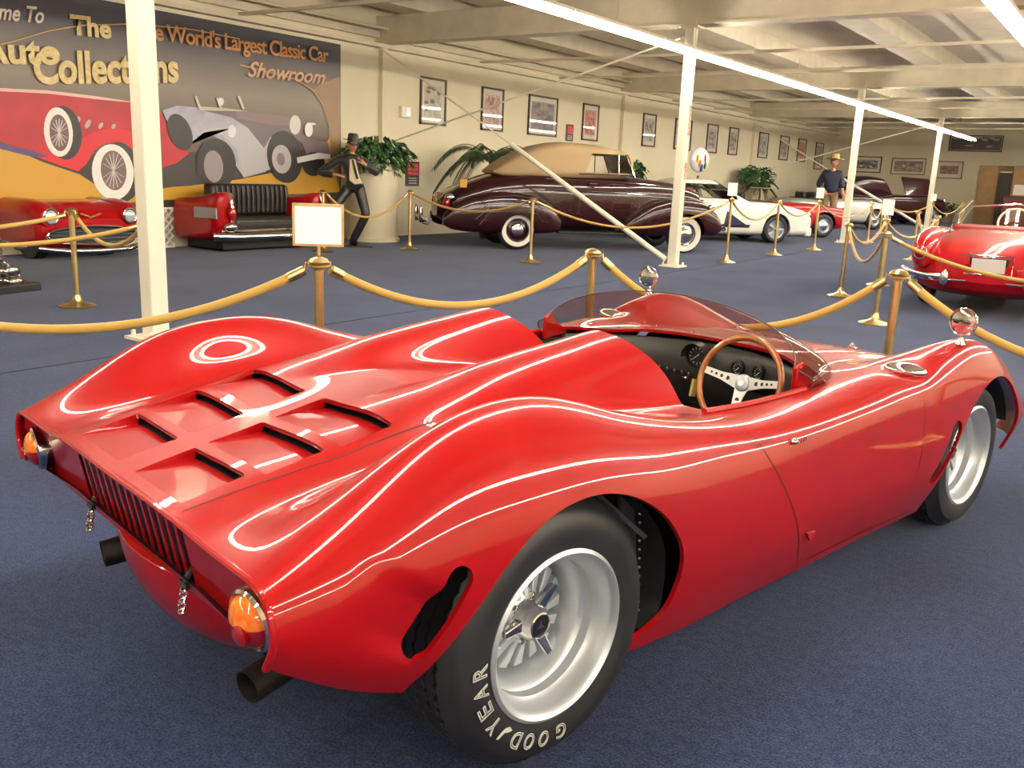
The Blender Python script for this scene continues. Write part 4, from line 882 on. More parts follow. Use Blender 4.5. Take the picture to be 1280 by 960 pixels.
# ------------------------------------------------------------------ plants
def leaf(g, c, d, L, w, n):
    d = Vector(d).normalized(); s = d.cross(Vector(n)); s = s.normalized() if s.length > 1e-4 else Vector((1, 0, 0)); c = Vector(c); m = c+d*L*.5; u = s.cross(d)*w*.25
    g.add([c, m-s*w/2, c+d*L, m+s*w/2, m+u], [(0, 1, 4), (1, 2, 4), (2, 3, 4), (3, 0, 4)])
def ivy(name, c, r, n, label, pot=None, seed=1):
    rnd = random.Random(seed); t = thing(name, label, 'plant', c); g = G()
    for k in range(n):
        v = Vector((rnd.gauss(0, 1), rnd.gauss(0, 1), rnd.gauss(0, 1))).normalized()*rnd.uniform(.5, 1.05); v = Vector((v.x*r[0], v.y*r[1], v.z*r[2])); leaf(g, v, (v.x+rnd.uniform(-.3, .3), v.y+rnd.uniform(-.3, .3), v.z*.4-.35), rnd.uniform(.13, .22), .12, (rnd.random(), rnd.random(), 1))
    o = g.obj('foliage', LEAF, t, smooth=False, fix=False); o['kind'] = 'stuff'
    g = G()
    for k in range(10): a = rnd.uniform(0, 2*PI); g.tube([(0, 0, -r[2]), (r[0]*.5*math.cos(a), r[1]*.5*math.sin(a), 0), (r[0]*.9*math.cos(a), r[1]*.9*math.sin(a), -r[2]*.4)], .007, 5)
    g.obj('stem', LEAF, t); return t
def palm(name, c, R, n, label, seed=1, pot=True):
    rnd = random.Random(seed); t = thing(name, label, 'plant', c)
    if pot: G().lathe([(0, 0), (.18, 0), (.24, .35), (.22, .35), (.2, .3), (0, .3)], T(0, 0, -c[2]), 20).obj('pot', mat('clay_pot', (92, 60, 44), .7), t)
    G().tube([(0, 0, -c[2]+.3), (.02, 0, -.3), (0, 0, 0)], .035, 8).obj('trunk', mat('bark', (96, 80, 58), .9), t)
    for k in range(n):
        a = 2*PI*k/n+rnd.uniform(-.2, .2); up = rnd.uniform(.55, 1.15); L = R*rnd.uniform(.8, 1.1); g = G(); pts = []
        for i in range(11): u = i/10; pts.append(Vector((math.cos(a)*L*u, math.sin(a)*L*u, L*(up*u*1.1-1.0*u*u*1.25))))
        g.tube(pts, [.010-.0007*i for i in range(11)], 5)
        for i in range(3, 38):
            u = i/38; j = min(int(u*10), 9); p = pts[j].lerp(pts[j+1], u*10-j); tg = (pts[j+1]-pts[j]).normalized(); sd = tg.cross(Vector((0, 0, 1))).normalized()
            for s in (-1, 1): leaf(g, p, sd*s+tg*.75+Vector((0, 0, -.75)), L*.30*(1.05-u*.6), .030, (0, 0, 1))
        g.obj('frond', PALM, t, smooth=False, fix=False)
    return t
pl = thing('planter_pedestal', 'tall round cream pedestal under the ivy beside the suited mannequin', 'planter', (-12.3, 12.95, 0))
G().lathe([(0, 0), (.50, 0), (.50, .06), (.46, .08), (.45, 1.32), (.50, 1.36), (.50, 1.44), (.40, 1.44), (.40, 1.36), (0, 1.36)], None, 40).obj('drum', WALL, pl)
ivy('ivy_plant', (-12.2, 12.95, 1.60), (.52, .72, .36), 620, 'bushy green ivy on top of the cream pedestal', seed=3)
palm('potted_palm', (-11.6, 15.7, 1.62), 1.22, 13, 'large dark palm with arching fronds behind the maroon car tail', 4)
def pedestal(y, lab, h_=1.2):
    q_ = thing('planter_pedestal', lab, 'planter', (-12.3, y, 0)); G().lathe([(0, 0), (.36, 0), (.36, .06), (.32, .08), (.31, h_), (.36, h_+.04), (.36, h_+.1), (.28, h_+.1), (0, h_+.04)], None, 32).obj('drum', WALL, q_)
pedestal(23.4, 'cream pedestal under the green bush behind the convertible windscreen'); pedestal(33.2, 'cream pedestal under the long green bush between the far wall posts')
ivy('ivy_plant', (-12.3, 23.4, 1.55), (.3, .5, .35), 260, 'green bush seen through and beside the convertible windscreen', seed=5)
palm('potted_palm', (-11.8, 26.3, 1.15), .95, 10, 'palm behind the red noticed column above the white car', 6)
ivy('ivy_plant', (-12.3, 33.2, 1.60), (.4, 1.5, .42), 520, 'long green bush between the two far wall posts', seed=7)
palm('potted_palm', tuple(at_x(950, 234, -11.2)), .8, 9, 'small dark palm left of the red convertible windscreen', 8)
ivy('ivy_plant', (-7.6, 43.4, .62), (.5, .4, .30), 160, 'low green plant in a grey tub by the end wall', seed=9)
tb = thing('plant_tub', 'grey tub under the low plant by the end wall', 'planter', (-7.6, 43.4, 0)); G().lathe([(0, 0), (.36, 0), (.42, .46), (.38, .46), (.36, .4), (0, .4)], None, 24).obj('tub', mat('tub_grey', (120, 108, 100), .7), tb)
# stained glass ornament behind the white car
jk = thing('glass_ornament', 'white oval ornament with coloured glass pieces standing behind the white car', 'ornament', (-10.5, 23.8, 0), -.6)
G().lathe([(.16, 0), (.16, .03), (.03, .06), (.025, 1.5)], None, 16).obj('stand', BLACK, jk)
G().ell((0, 0, 1.92), (.14, .30, .34), 28, 16).obj('oval_shade', mat('opal_glass', (246, 246, 250), .15, 0, 1), jk)
for i, (dy, dz, m_) in enumerate(((-.05, -.08, AMBER), (.12, -.12, mat('green_glass', (30, 120, 60), .2)), (.10, .04, REDLENS), (-.12, .02, mat('yellow_glass', (230, 190, 50), .2)), (.02, -.2, mat('blue_glass', (60, 90, 170), .2)))):
    G().ell((.105, dy, 1.92+dz), (.05, .05, .12), 10, 6).obj('glass_piece', m_, jk)

# ------------------------------------------------------------------ mannequins
def skinned(name, V, E, R, m, parent, sub=2, root=0):
    me = bpy.data.meshes.new(name); me.from_pydata([tuple(v) for v in V], E, []); o = bpy.data.objects.new(name+'_t', me); COL.objects.link(o)
    sk = o.modifiers.new('s', 'SKIN'); sk.use_smooth_shade = True
    for i, d in enumerate(me.skin_vertices[0].data): r = R[i]; d.radius = r if isinstance(r, tuple) else (r, r); d.use_root = (i == root)
    o.modifiers.new('u', 'SUBSURF').levels = sub; bpy.context.view_layer.update()
    nm = bpy.data.meshes.new_from_object(o.evaluated_get(bpy.context.evaluated_depsgraph_get())); bpy.data.objects.remove(o)
    nm.name = name; nm.materials.clear(); nm.materials.append(m); nm.shade_smooth(); q = bpy.data.objects.new(name, nm); COL.objects.link(q); q.parent = parent; return q
def hand_chain(V, E, R, wrist_i, wrist, d, up, L=.17, curl=.3):
    """palm and five fingers growing from the wrist vertex"""
    d = Vector(d).normalized(); up = Vector(up).normalized(); sd = d.cross(up).normalized(); w = Vector(wrist)
    V.append(w+d*L*.42); R.append((.034, .02)); p = len(V)-1; E.append((wrist_i, p))
    for k, (o, ln) in enumerate(((-.030, .85), (-.011, 1), (.009, .95), (.028, .75))):
        a = V[p]+sd*o+d*.018; b = a+(d-up*curl*.4).normalized()*L*.24*ln; c = b+(d-up*curl*1.6).normalized()*L*.20*ln
        n = len(V); V += [a, b, c]; R += [.011, .010, .008]; E += [(p, n), (n, n+1), (n+1, n+2)]
    a = w+d*L*.2-sd*.03; n = len(V); V += [a-sd*.018+d*.01, a-sd*.03+d*.05-up*.01]; R += [.013, .010]; E += [(wrist_i, n), (n, n+1)]
def head(parent, c, yaw, tilt=0, hair=None, glasses=False):
    R3 = (RZ(yaw) @ RX(tilt)).to_3x3(); c = Vector(c); q = lambda x, y, z: c+R3 @ Vector((x, y, z))
    V = []; F = []; nu, nv = 24, 18                              # face looks along local -y
    for i in range(nv+1):
        a = PI*i/nv
        for k in range(nu):
            b = 2*PI*k/nu; x = .078*math.sin(a)*math.cos(b); y = .098*math.sin(a)*math.sin(b); z = .122*math.cos(a)
            if z < 0: x *= 1-.28*(-z/.122)**1.5; y *= 1-.15*(-z/.122)
            fr = max(0, -math.sin(b))*math.sin(a)
            y -= .022*math.exp(-((z+.02)/.022)**2-(x/.014)**2)*(fr > .5)      # nose
            y += .008*math.exp(-((z-.012)/.014)**2-((abs(x)-.03)/.015)**2)*(fr > .4)   # eye sockets
            y -= .006*math.exp(-((z+.058)/.01)**2-(x/.025)**2)*(fr > .4)
            V.append(q(x, y, z))
    for i in range(nv):
        for k in range(nu): F.append((i*nu+k, (i+1)*nu+k, (i+1)*nu+(k+1) % nu, i*nu+(k+1) % nu))
    h = G().add(V, F).ell(q(.08, .005, -.01), (.012, .022, .032), 10, 8).ell(q(-.08, .005, -.01), (.012, .022, .032), 10, 8).obj('head', SKIN, parent)
    G().ell(q(.03, -.082, .012), (.012, .008, .007), 8, 6).ell(q(-.03, -.082, .012), (.012, .008, .007), 8, 6).obj('eye', BLACK, h)
    G().ell(q(0, -.094, -.060), (.024, .007, .006), 10, 6).obj('mouth', mat('lips', (150, 70, 62), .5), h)
    if hair: G().ell(q(0, .018, .03), (.086, .098, .108), 20, 12, R3).obj('hair', hair, h)
    if glasses: G().box(q(0, -.098, .012), (.145, .012, .042), R3).box(q(.074, -.05, .016), (.008, .1, .012), R3).box(q(-.074, -.05, .016), (.008, .1, .012), R3).obj('sunglasses', BLACK, h, smooth=False, bev=.004)
    return h, R3, q
def hat(parent, q, R3, m, band, brim=.17, crown=.13, name='hat', lift=.065, curl=.03):
    def H(x, y, z): return q(x, y, z+lift)
    V = []; F = []; n = 32; pr = [(brim, .0), (brim*.98, .006), (brim*.72, .0), (.098, .004), (.092, .04), (.086, crown*.8), (.07, crown), (.03, crown*.93), (0, crown*.9)]
    for r, h in pr:
        for k in range(n): a = 2*PI*k/n; V.append(H(r*math.cos(a), r*1.12*math.sin(a), h+(curl*abs(math.cos(a))**2 if r > .1 else 0)*(r/brim)))
    for i in range(len(pr)-1):
        for k in range(n): F.append((i*n+k, i*n+(k+1) % n, (i+1)*n+(k+1) % n, (i+1)*n+k))
    o = G().add(V, F).obj(name, m, parent)
    V = []
    for r, h in ((.0995, .008), (.0945, .034)):
        for k in range(n): a = 2*PI*k/n; V.append(H(r*math.cos(a), r*1.12*math.sin(a), h))
    G().add(V, [(k, (k+1) % n, (k+1) % n+n, k+n) for k in range(n)]).obj('hat_band', band, o)
# dancing figure in the black suit: local x = right as the camera sees it, -y towards the camera
m1 = thing('mannequin_figure', 'dancing mannequin person in black suit, black hat and sunglasses before the mural', 'mannequin', (-11.62, 11.72, 0), math.atan2(11.72, -11.62)-PI/2)
S_ = 1.02
J = dict(pel=(0, 0, 1.05), wst=(-.02, 0, 1.18), cst=(-.04, -.01, 1.40), nck=(-.03, 0, 1.58), shl=(-.20, 0, 1.52), shr=(.14, -.02, 1.50), ell=(-.60, .02, 1.24), wrl=(-.30, -.14, 1.22), elr=(.42, -.06, 1.26), wrr=(.16, -.22, 1.44),
         hl=(-.09, 0, 1.0), hr=(.10, 0, 1.0), kl=(-.34, -.12, .66), al=(-.50, .0, .12), kr=(.22, -.12, .56), ar=(-.02, -.02, .12))
J = {k: Vector(v) for k, v in J.items()}
V = [J['pel'], J['wst'], J['cst'], J['nck'], J['nck']+Vector((.01, -.01, .08)), J['shl'], J['ell'], J['wrl'], J['shr'], J['elr'], J['wrr'], J['hl'], J['kl'], J['al'], J['hr'], J['kr'], J['ar']]
E = [(0, 1), (1, 2), (2, 3), (3, 4), (2, 5), (5, 6), (6, 7), (2, 8), (8, 9), (9, 10), (0, 11), (11, 12), (12, 13), (0, 14), (14, 15), (15, 16)]
R = [(.13, .10), (.12, .09), (.15, .10), .055, .05, .06, .045, .03, .06, .045, .03, .085, .058, .04, .085, .058, .04]
hand_chain(V, E, R, 7, J['wrl'], (.9, -.3, -.1), (0, -.3, 1)); hand_chain(V, E, R, 10, J['wrr'], (-.5, -.3, .8), (0, -1, .2), curl=1.2)
skinned('body', V, E, R, SKIN, m1)
V = [J['pel']+Vector((0, 0, .06)), J['wst'], J['cst'], J['nck']-Vector((0, 0, .05)), J['shl'], J['ell'], J['ell'].lerp(J['wrl'], .9), J['shr'], J['elr'], J['elr'].lerp(J['wrr'], .85), J['pel']+Vector((-.14, .03, -.12)), J['pel']+Vector((.17, .0, -.16))]
jk1 = skinned('jacket', V, [(0, 1), (1, 2), (2, 3), (2, 4), (4, 5), (5, 6), (2, 7), (7, 8), (8, 9), (0, 10), (0, 11)], [(.16, .12), (.15, .11), (.18, .125), .075, .085, .072, .058, .085, .07, .055, .07, .06], SUIT, m1)
V = [J['pel']+Vector((0, 0, .05)), J['hl'], J['kl'], J['al']-Vector((0, 0, .04)), J['hr'], J['kr'], J['ar']-Vector((0, 0, .04))]
skinned('trousers', V, [(0, 1), (1, 2), (2, 3), (0, 4), (4, 5), (5, 6)], [(.15, .115), .11, .082, .072, .11, .085, .075], LEATH, m1)
G().poly([(-.07, -.135, 1.50), (.03, -.135, 1.50), (.10, -.145, 1.20), (.16, -.14, 1.10), (.02, -.15, 1.07), (-.08, -.145, 1.14)], (0, 1, 0), .10).obj('shirt_front', SHIRT, m1, bev=.02)
G().poly([(-.03, -.152, 1.49), (.0, -.152, 1.49), (.04, -.165, 1.34), (.09, -.165, 1.18), (.05, -.165, 1.16), (.0, -.165, 1.32)], (0, 1, 0), .012).obj('necktie', SUIT, m1, smooth=False)
for a, ang in ((J['al'], -.6), (J['ar'], .5)):
    G().ell((a.x+.05*math.sin(ang), a.y-.07, .065), (.05, .14, .05), 16, 10, RZ(ang).to_3x3()).ell((a.x, a.y, .09), (.05, .06, .06), 14, 8).obj('shoe', BLACK, m1)
h1, R3, q = head(m1, (-.015, -.03, 1.74), .45, .1, mat('hair_brown', (60, 38, 26), .6), True)
hat(h1, q, R3, SUIT, BLACK)
mc = thing('microphone', 'small dark microphone held to the mouth of the suited mannequin', 'microphone', m1.location, m1.rotation_euler.z)
G().tube([(.14, -.28, 1.50), (.08, -.25, 1.62)], .012, 10).obj('handle', BLACK, mc); G().ell((.072, -.247, 1.64), (.025, .025, .025), 12, 8).obj('mesh_head', mat('mic_mesh', (90, 90, 94), .4, .8), mc)
G().box((.02, -.05, .012), (.62, .40, .024)).obj('base_board', BLACK, m1, smooth=False, bev=.005); G().box((-.50, -.04, .012), (.34, .36, .024)).obj('base_board', BLACK, m1, smooth=False)
# straw hat figure behind the red car
bp2 = at_z(1043, 192, 1.86); k2 = 24.5/bp2[1]; F2 = (-9.3, 0)
pz = at_x(1043, 200, -8.4); m2 = thing('mannequin_figure', 'standing person in a straw hat, navy shirt and tan trousers behind the red car', 'mannequin', (-8.4, pz[1], 0), math.atan2(pz[1], -8.4)-PI/2, None)
m2['label'] = 'standing mannequin person in straw hat, navy shirt and tan trousers behind the red car'
zh = pz[2]; k = (zh+.02)/1.74; m2.scale = (k, k, k); print('fig2 scale', k, pz); k = 1.0
J = {n: Vector(v)*k for n, v in dict(pel=(0, 0, .95), wst=(0, 0, 1.08), cst=(-.02, 0, 1.30), nck=(.0, 0, 1.47), shl=(-.19, 0, 1.40), shr=(.17, 0, 1.40), ell=(-.30, .05, 1.12), wrl=(-.18, -.18, 1.0), elr=(.24, .02, 1.12), wrr=(.30, -.10, .90), hl=(-.09, 0, .9), hr=(.09, 0, .9), kl=(-.11, -.02, .48), al=(-.11, 0, .09), kr=(.11, -.02, .48), ar=(.11, 0, .09)).items()}
V = [J['pel'], J['wst'], J['cst'], J['nck'], J['nck']+Vector((.01, -.01, .08)), J['shl'], J['ell'], J['wrl'], J['shr'], J['elr'], J['wrr'], J['hl'], J['kl'], J['al'], J['hr'], J['kr'], J['ar']]
E = [(0, 1), (1, 2), (2, 3), (3, 4), (2, 5), (5, 6), (6, 7), (2, 8), (8, 9), (9, 10), (0, 11), (11, 12), (12, 13), (0, 14), (14, 15), (15, 16)]
R = [(.13, .10), (.12, .09), (.15, .10), .055, .05, .06, .045, .03, .06, .045, .03, .085, .058, .04, .085, .058, .04]; R = [tuple(k*q_ for q_ in r) if isinstance(r, tuple) else r*k for r in R]
hand_chain(V, E, R, 7, J['wrl'], (.4, -.4, -.6), (0, -.3, 1)); hand_chain(V, E, R, 10, J['wrr'], (.2, -.2, -.9), (0, -1, .2))
skinned('body', V, E, R, SKIN, m2)
V = [J['pel']+Vector((0, 0, -.06)), J['wst'], J['cst'], J['nck']-Vector((0, 0, .04)), J['shl'], J['ell'], J['ell'].lerp(J['wrl'], .6), J['shr'], J['elr'], J['elr'].lerp(J['wrr'], .4)]
skinned('shirt', V, [(0, 1), (1, 2), (2, 3), (2, 4), (4, 5), (5, 6), (2, 7), (7, 8), (8, 9)], [(.19, .15), (.19, .15), (.215, .165), .09, .10, .085, .075, .10, .085, .075], mat('navy_shirt', (30, 34, 58), .7), m2)
V = [J['pel']+Vector((0, 0, .04)), J['hl'], J['kl'], J['al'], J['hr'], J['kr'], J['ar']]; skinned('trousers', V, [(0, 1), (1, 2), (2, 3), (0, 4), (4, 5), (5, 6)], [(.15, .12), .11, .085, .075, .11, .085, .075], mat('tan_trousers', (140, 116, 84), .8), m2)
for a in ('al', 'ar'): G().ell((J[a].x, J[a].y-.07, .05), (.05, .14, .05), 14, 8).obj('shoe', FRM, m2)
h2, R3, q = head(m2, J['nck']+Vector((.02, -.02, .20)), 1.0, 0, mat('hair_grey', (120, 110, 100), .7)); hat(h2, q, R3, mat('straw', (214, 186, 122), .8, noise=(30, (190, 158, 96), .3, .7)), FRM, .20, .14)

# ------------------------------------------------------------------ background cars
def road_wheel(car, x, y, side, R, w, rr, white=None, style='steel', m=SILVER, n=60):
    M = T(x, y, R) @ RX(PI/2 if side < 0 else -PI/2); b = w/2
    wl = G().lathe([(rr+.008, b-.02), (rr+.002, b-.008), (rr-.02, b-.02), (rr-.04, b-.05), (rr*.6, b-.04), (rr*.5, b-.03), (.0, b-.02)] if style == 'steel' else [(rr+.008, b-.02), (rr, b-.006), (rr-.015, b-.02), (rr-.02, b-.10), (0, b-.11)], M, 40).obj('wheel_rim', m, car)
    tyre(wl, M, R, w, rr, white=white, zig=False, n=n)
    if style == 'steel': G().lathe([(.115, b-.03), (.11, b-.012), (.07, b+.006), (.03, b+.012), (0, b+.013)], M, 30).obj('hub_cap', CHROME, wl); G().torus(M @ T(0, 0, b-.015), rr-.005, .008, 40, 6).obj('trim_ring', CHROME, wl)
    else:
        g = G()
        for k in range(style):
            a = 2*PI*k/style; c, s = math.cos(a), math.sin(a)
            g.add([M @ Vector((r*c-t*s, r*s+t*c, h)) for h in (b-.05, b-.02) for r, t in ((.03, -.02), (rr-.01, -.03), (rr-.01, .03), (.03, .02))], [(3, 2, 1, 0), (4, 5, 6, 7), (0, 1, 5, 4), (1, 2, 6, 5), (2, 3, 7, 6), (3, 0, 4, 7)])
        g.obj('spoke', m, wl, smooth=False); G().lathe([(.05, b-.05), (.045, b-.012), (0, b-.008)], M, 20).obj('hub_cap', CHROME, wl)
    return wl
def arch(xc, zc, r): return lambda x, y, z: np.hypot(x-xc, (z-zc)*np.where(z > zc, 1, .6))-r
def amin(*f): return lambda x, y, z: np.minimum.reduce([q(x, y, z) for q in f])
def place(nm, lab, wheel, wx_, h, off=0.0, grp=None):
    """world placing so that the near front wheel contact 'wheel' is local (wx_, off)"""
    c, s = math.cos(h), math.sin(h); return thing(nm, lab, 'car', (wheel[0]-wx_*c+off*s, wheel[1]-wx_*s-off*c, 0), h, grp)

# maroon convertible; local y=0 is the near wheel line, car centre at y=+.74
mc_ = place('vintage_convertible', 'dark maroon vintage convertible with tan soft top and whitewall tyres by the left wall', (-7.45, 16.45), 3.34, .8638)
CYm = .74
hull = pontoon('body_shell', [(-1.42, CYm, .30, .55, .80), (-1.25, CYm, .48, .45, 1.0), (-.9, CYm, .60, .38, 1.18), (-.3, CYm, .68, .36, 1.38), (.3, CYm, .74, .33, 1.45), (1.2, CYm, .76, .33, 1.42), (2.2, CYm, .72, .33, 1.40), (2.8, CYm, .58, .35, 1.36), (3.4, CYm, .44, .4, 1.28), (3.8, CYm, .34, .4, 1.15), (3.95, CYm, .26, .5, .95)], MAROON, mc_, 3.4, 90, 64)
for s, yy_ in ((-1, 0.02), (1, 2*CYm-.02)):
    pontoon('rear_fender', [(-1.38, yy_, .05, .42, .58), (-1.2, yy_, .11, .34, .78), (-.8, yy_, .155, .30, .97), (-.3, yy_, .175, .30, 1.04), (.2, yy_, .17, .30, 1.0), (.6, yy_, .13, .31, .86), (.85, yy_+s*-.05, .05, .36, .6)], MAROON, mc_, 2.6, 60, 40, arch(0, .34, .30))
    pontoon('front_fender', [(1.95, yy_-s*.08, .03, .36, .42), (2.25, yy_, .10, .32, .66), (2.7, yy_, .16, .32, .93), (3.2, yy_, .175, .34, 1.03), (3.65, yy_, .17, .34, .98), (3.95, yy_, .14, .34, .80), (4.10, yy_, .07, .42, .62)], MAROON, mc_, 2.6, 70, 40, arch(3.34, .36, .385))
    for k in range(4):
        zz = .98-.09*k; G().tube([(-.95+.07*k, yy_+s*(.12+.02*k), zz-.26), (-.55, yy_+s*(.15+.012*k), zz-.04), (-.1, yy_+s*(.155+.01*k), zz), (.35, yy_+s*(.15+.01*k), zz-.04)], .007, 6).obj('fender_strip', CHROME, mc_)
    for z in (.95, 1.02): G().tube([(2.95, yy_+s*.12, z-.02), (3.4, yy_+s*.135, z), (3.8, yy_+s*.11, z-.06)], .007, 6).obj('fender_strip', CHROME, mc_)
    road_wheel(mc_, 0, yy_+s*.0, s, .36, .17, .215, .30, 'steel', MAROON); road_wheel(mc_, 3.34, yy_, s, .36, .17, .215, .325, 'steel', CHROME)
    G().box((1.6, yy_-s*.06, .335), (1.6, .22, .035)).obj('running_board', BLACK, mc_, smooth=False, bev=.01)
    G().tube([(.8, yy_+s*-.00, .335), (2.4, yy_+s*-.0, .335)], .008, 6).obj('board_trim', CHROME, mc_)
    for z0, z1 in ((1.30, 1.24), (1.10, 1.06)): G().tube([(.5, CYm+s*.765, z0), (1.4, CYm+s*.775, z0), (2.3, CYm+s*.725, z0-.02), (3.0, CYm+s*.56, z1), (3.6, CYm+s*.42, z1-.03)], .007, 6).obj('side_strip', CHROME, mc_)
    G().tube([(1.35, CYm+s*.775, 1.24), (1.5, CYm+s*.785, 1.24)], .012, 8).obj('door_handle', CHROME, mc_)
    G().tube([(2.28, CYm+s*.66, 1.38), (2.1, CYm+s*.62, 1.80)], .022, 8).obj('screen_post', CHROME, mc_)
    G().tube([(1.95, CYm+s*.70, 1.40), (1.93, CYm+s*.66, 1.78)], .012, 6).tube([(1.95, CYm+s*.70, 1.41), (2.24, CYm+s*.67, 1.41)], .010, 6).obj('vent_window_frame', CHROME, mc_)
    for z in (1.40,): G().tube([(1.15, CYm+s*.72, 1.42), (2.25, CYm+s*.70, 1.42)], .012, 6).obj('belt_moulding', CHROME, mc_)
def win(x, y, z): return np.maximum(np.maximum(1.28+.12*(z-1.4)/.4-x, x-(2.28-.35*(z-1.4))), np.maximum(1.44-z, z-1.79))
pontoon('soft_top', [(-.42, CYm, .50, 1.36, 1.42), (-.25, CYm, .58, 1.30, 1.56), (.1, CYm, .64, 1.28, 1.76), (.45, CYm, .67, 1.28, 1.90), (.9, CYm, .69, 1.28, 1.98), (1.5, CYm, .68, 1.30, 1.96), (1.95, CYm, .66, 1.32, 1.89), (2.2, CYm, .64, 1.36, 1.84), (2.26, CYm, .6, 1.42, 1.80)], TAN, mc_, 4.2, 90, 72, win, .025)
G().add([(2.27, CYm-.62, 1.40), (2.27, CYm+.62, 1.40), (2.12, CYm+.6, 1.80), (2.12, CYm-.6, 1.80)], [(0, 1, 2, 3)]).obj('windscreen', GLASS, mc_, smooth=False)
G().box((-.17, CYm, 1.60), (.006, .5, .16), RY(.75).to_3x3()).obj('rear_window', GLASSD, mc_, smooth=False)
G().tube([(-1.62, CYm-.72, .50), (-1.68, CYm-.3, .50), (-1.68, CYm+.3, .50), (-1.62, CYm+.72, .50)], .045, 10).tube([(-1.65, CYm-.75, .43), (-1.70, CYm, .43), (-1.65, CYm+.75, .43)], .03, 8).obj('rear_bumper', CHROME, mc_)
for y in (-.28, .28): G().ell((-1.72, CYm+y, .58), (.045, .05, .16), 14, 10).obj('bumper_guard', CHROME, mc_)
for y in (-.60, .60): G().ell((-1.30, CYm+y, .80), (.07, .07, .10), 14, 10).obj('tail_lamp', REDLENS, mc_); G().ell((-1.24, CYm+y*1.0, .90), (.10, .06, .07), 14, 10).obj('lamp_shell', CHROME, mc_)
G().box((-1.40, CYm, .82), (.03, .34, .17), RY(-.3).to_3x3()).obj('number_plate', mat('plate_yellow', (196, 150, 60), .5), mc_, smooth=False); G().box((-.98, CYm-.5, 1.16), (.14, .04, .16)).obj('turn_lamp', mat('lamp_amber', (200, 140, 40), .3, 0, .6), mc_, bev=.015)
g = G()
for k in range(9): g.box((3.97+.002*k, CYm, .55+.055*k), (.03, .46-.02*k, .025))
g.obj('grille', CHROME, mc_, smooth=False)
for y in (-.52, .52): G().ell((3.96, CYm+y, .82), (.10, .10, .11), 18, 12).obj('headlamp', CHROME, mc_)
G().tube([(4.15, CYm-.8, .48), (4.25, CYm, .48), (4.15, CYm+.8, .48)], .045, 10).obj('front_bumper', CHROME, mc_)
G().tube([(3.2, CYm, 1.31), (3.98, CYm, 1.12)], .012, 6).obj('bonnet_ornament', CHROME, mc_)

# white low sports car with navy triangle
h = .87; wc = place('sports_car', 'white low sports car with a navy triangle on the door and cast wheels', (-7.37, 21.34), 2.45, h)
cy_w = .72
pontoon('body_shell', [(-.95, cy_w, .60, .35, .90), (-.7, cy_w, .78, .25, 1.0), (0, cy_w, .84, .18, 1.0), (.8, cy_w, .84, .16, .97), (1.7, cy_w, .84, .16, .95), (2.45, cy_w, .84, .16, .93), (3.0, cy_w, .80, .16, .84), (3.3, cy_w, .74, .18, .76), (3.42, cy_w, .70, .22, .66)], WHITEP, wc, 6.0, 90, 64, amin(arch(0, .33, .37), arch(2.45, .33, .37)), .05)
def ww(x, y, z): return np.maximum(np.maximum(.0-x, x-(1.55-1.05*(z-.95))), np.maximum(.98-z, z-1.32))
pontoon('roof', [(-.7, cy_w, .62, .88, .98), (-.2, cy_w, .66, .86, 1.30), (.2, cy_w, .64, .86, 1.42), (.8, cy_w, .62, .86, 1.42), (1.2, cy_w, .62, .86, 1.24), (1.75, cy_w, .66, .86, .96)], WHITEP, wc, 5, 60, 48, ww, .03)
G().add([(1.72, cy_w-.60, .96), (1.72, cy_w+.60, .96), (.90, cy_w+.54, 1.39), (.90, cy_w-.54, 1.39)], [(0, 1, 2, 3)]).obj('windscreen', GLASSD, wc, smooth=False)
G().box((.7, cy_w, .88), (1.5, 1.1, .1)).box((.3, cy_w-.3, 1.02), (.14, .4, .4)).obj('interior', mat('red_trim', (120, 24, 24), .6), wc, smooth=False)
for s in (-1, 1):
    yy_ = cy_w+s*.70; road_wheel(wc, 0, yy_, s, .33, .22, .21, None, 5, ALUD); road_wheel(wc, 2.45, yy_, s, .33, .22, .21, None, 5, ALUD)
    yo = cy_w+s*.842
    G().add([(1.05, yo, .35), (1.75, yo, .35), (1.12, yo, .72)], [(0, 1, 2)]).obj('navy_triangle', NAVY, wc, smooth=False); G().add([(.35, yo, .35), (1.7, yo, .35), (1.75, yo, .42), (.35, yo, .42)], [(0, 1, 2, 3)]).obj('navy_band', NAVY, wc, smooth=False)
G().box((3.36, cy_w, .28), (.16, 1.5, .2)).obj('front_spoiler', WHITEP, wc, bev=.03); G().box((3.42, cy_w, .46), (.03, 1.1, .10)).obj('front_intake', BLACK, wc, smooth=False)
for k in range(3): G().box((2.0+.0*k, cy_w-.2+.2*k, .952), (.3, .1, .01)).obj('bonnet_vent', BLACK, wc, smooth=False)
for s in (-1, 1): G().box((3.30, cy_w+s*.55, .70), (.2, .3, .06)).obj('lamp_cover', WHITEP, wc, bev=.01)

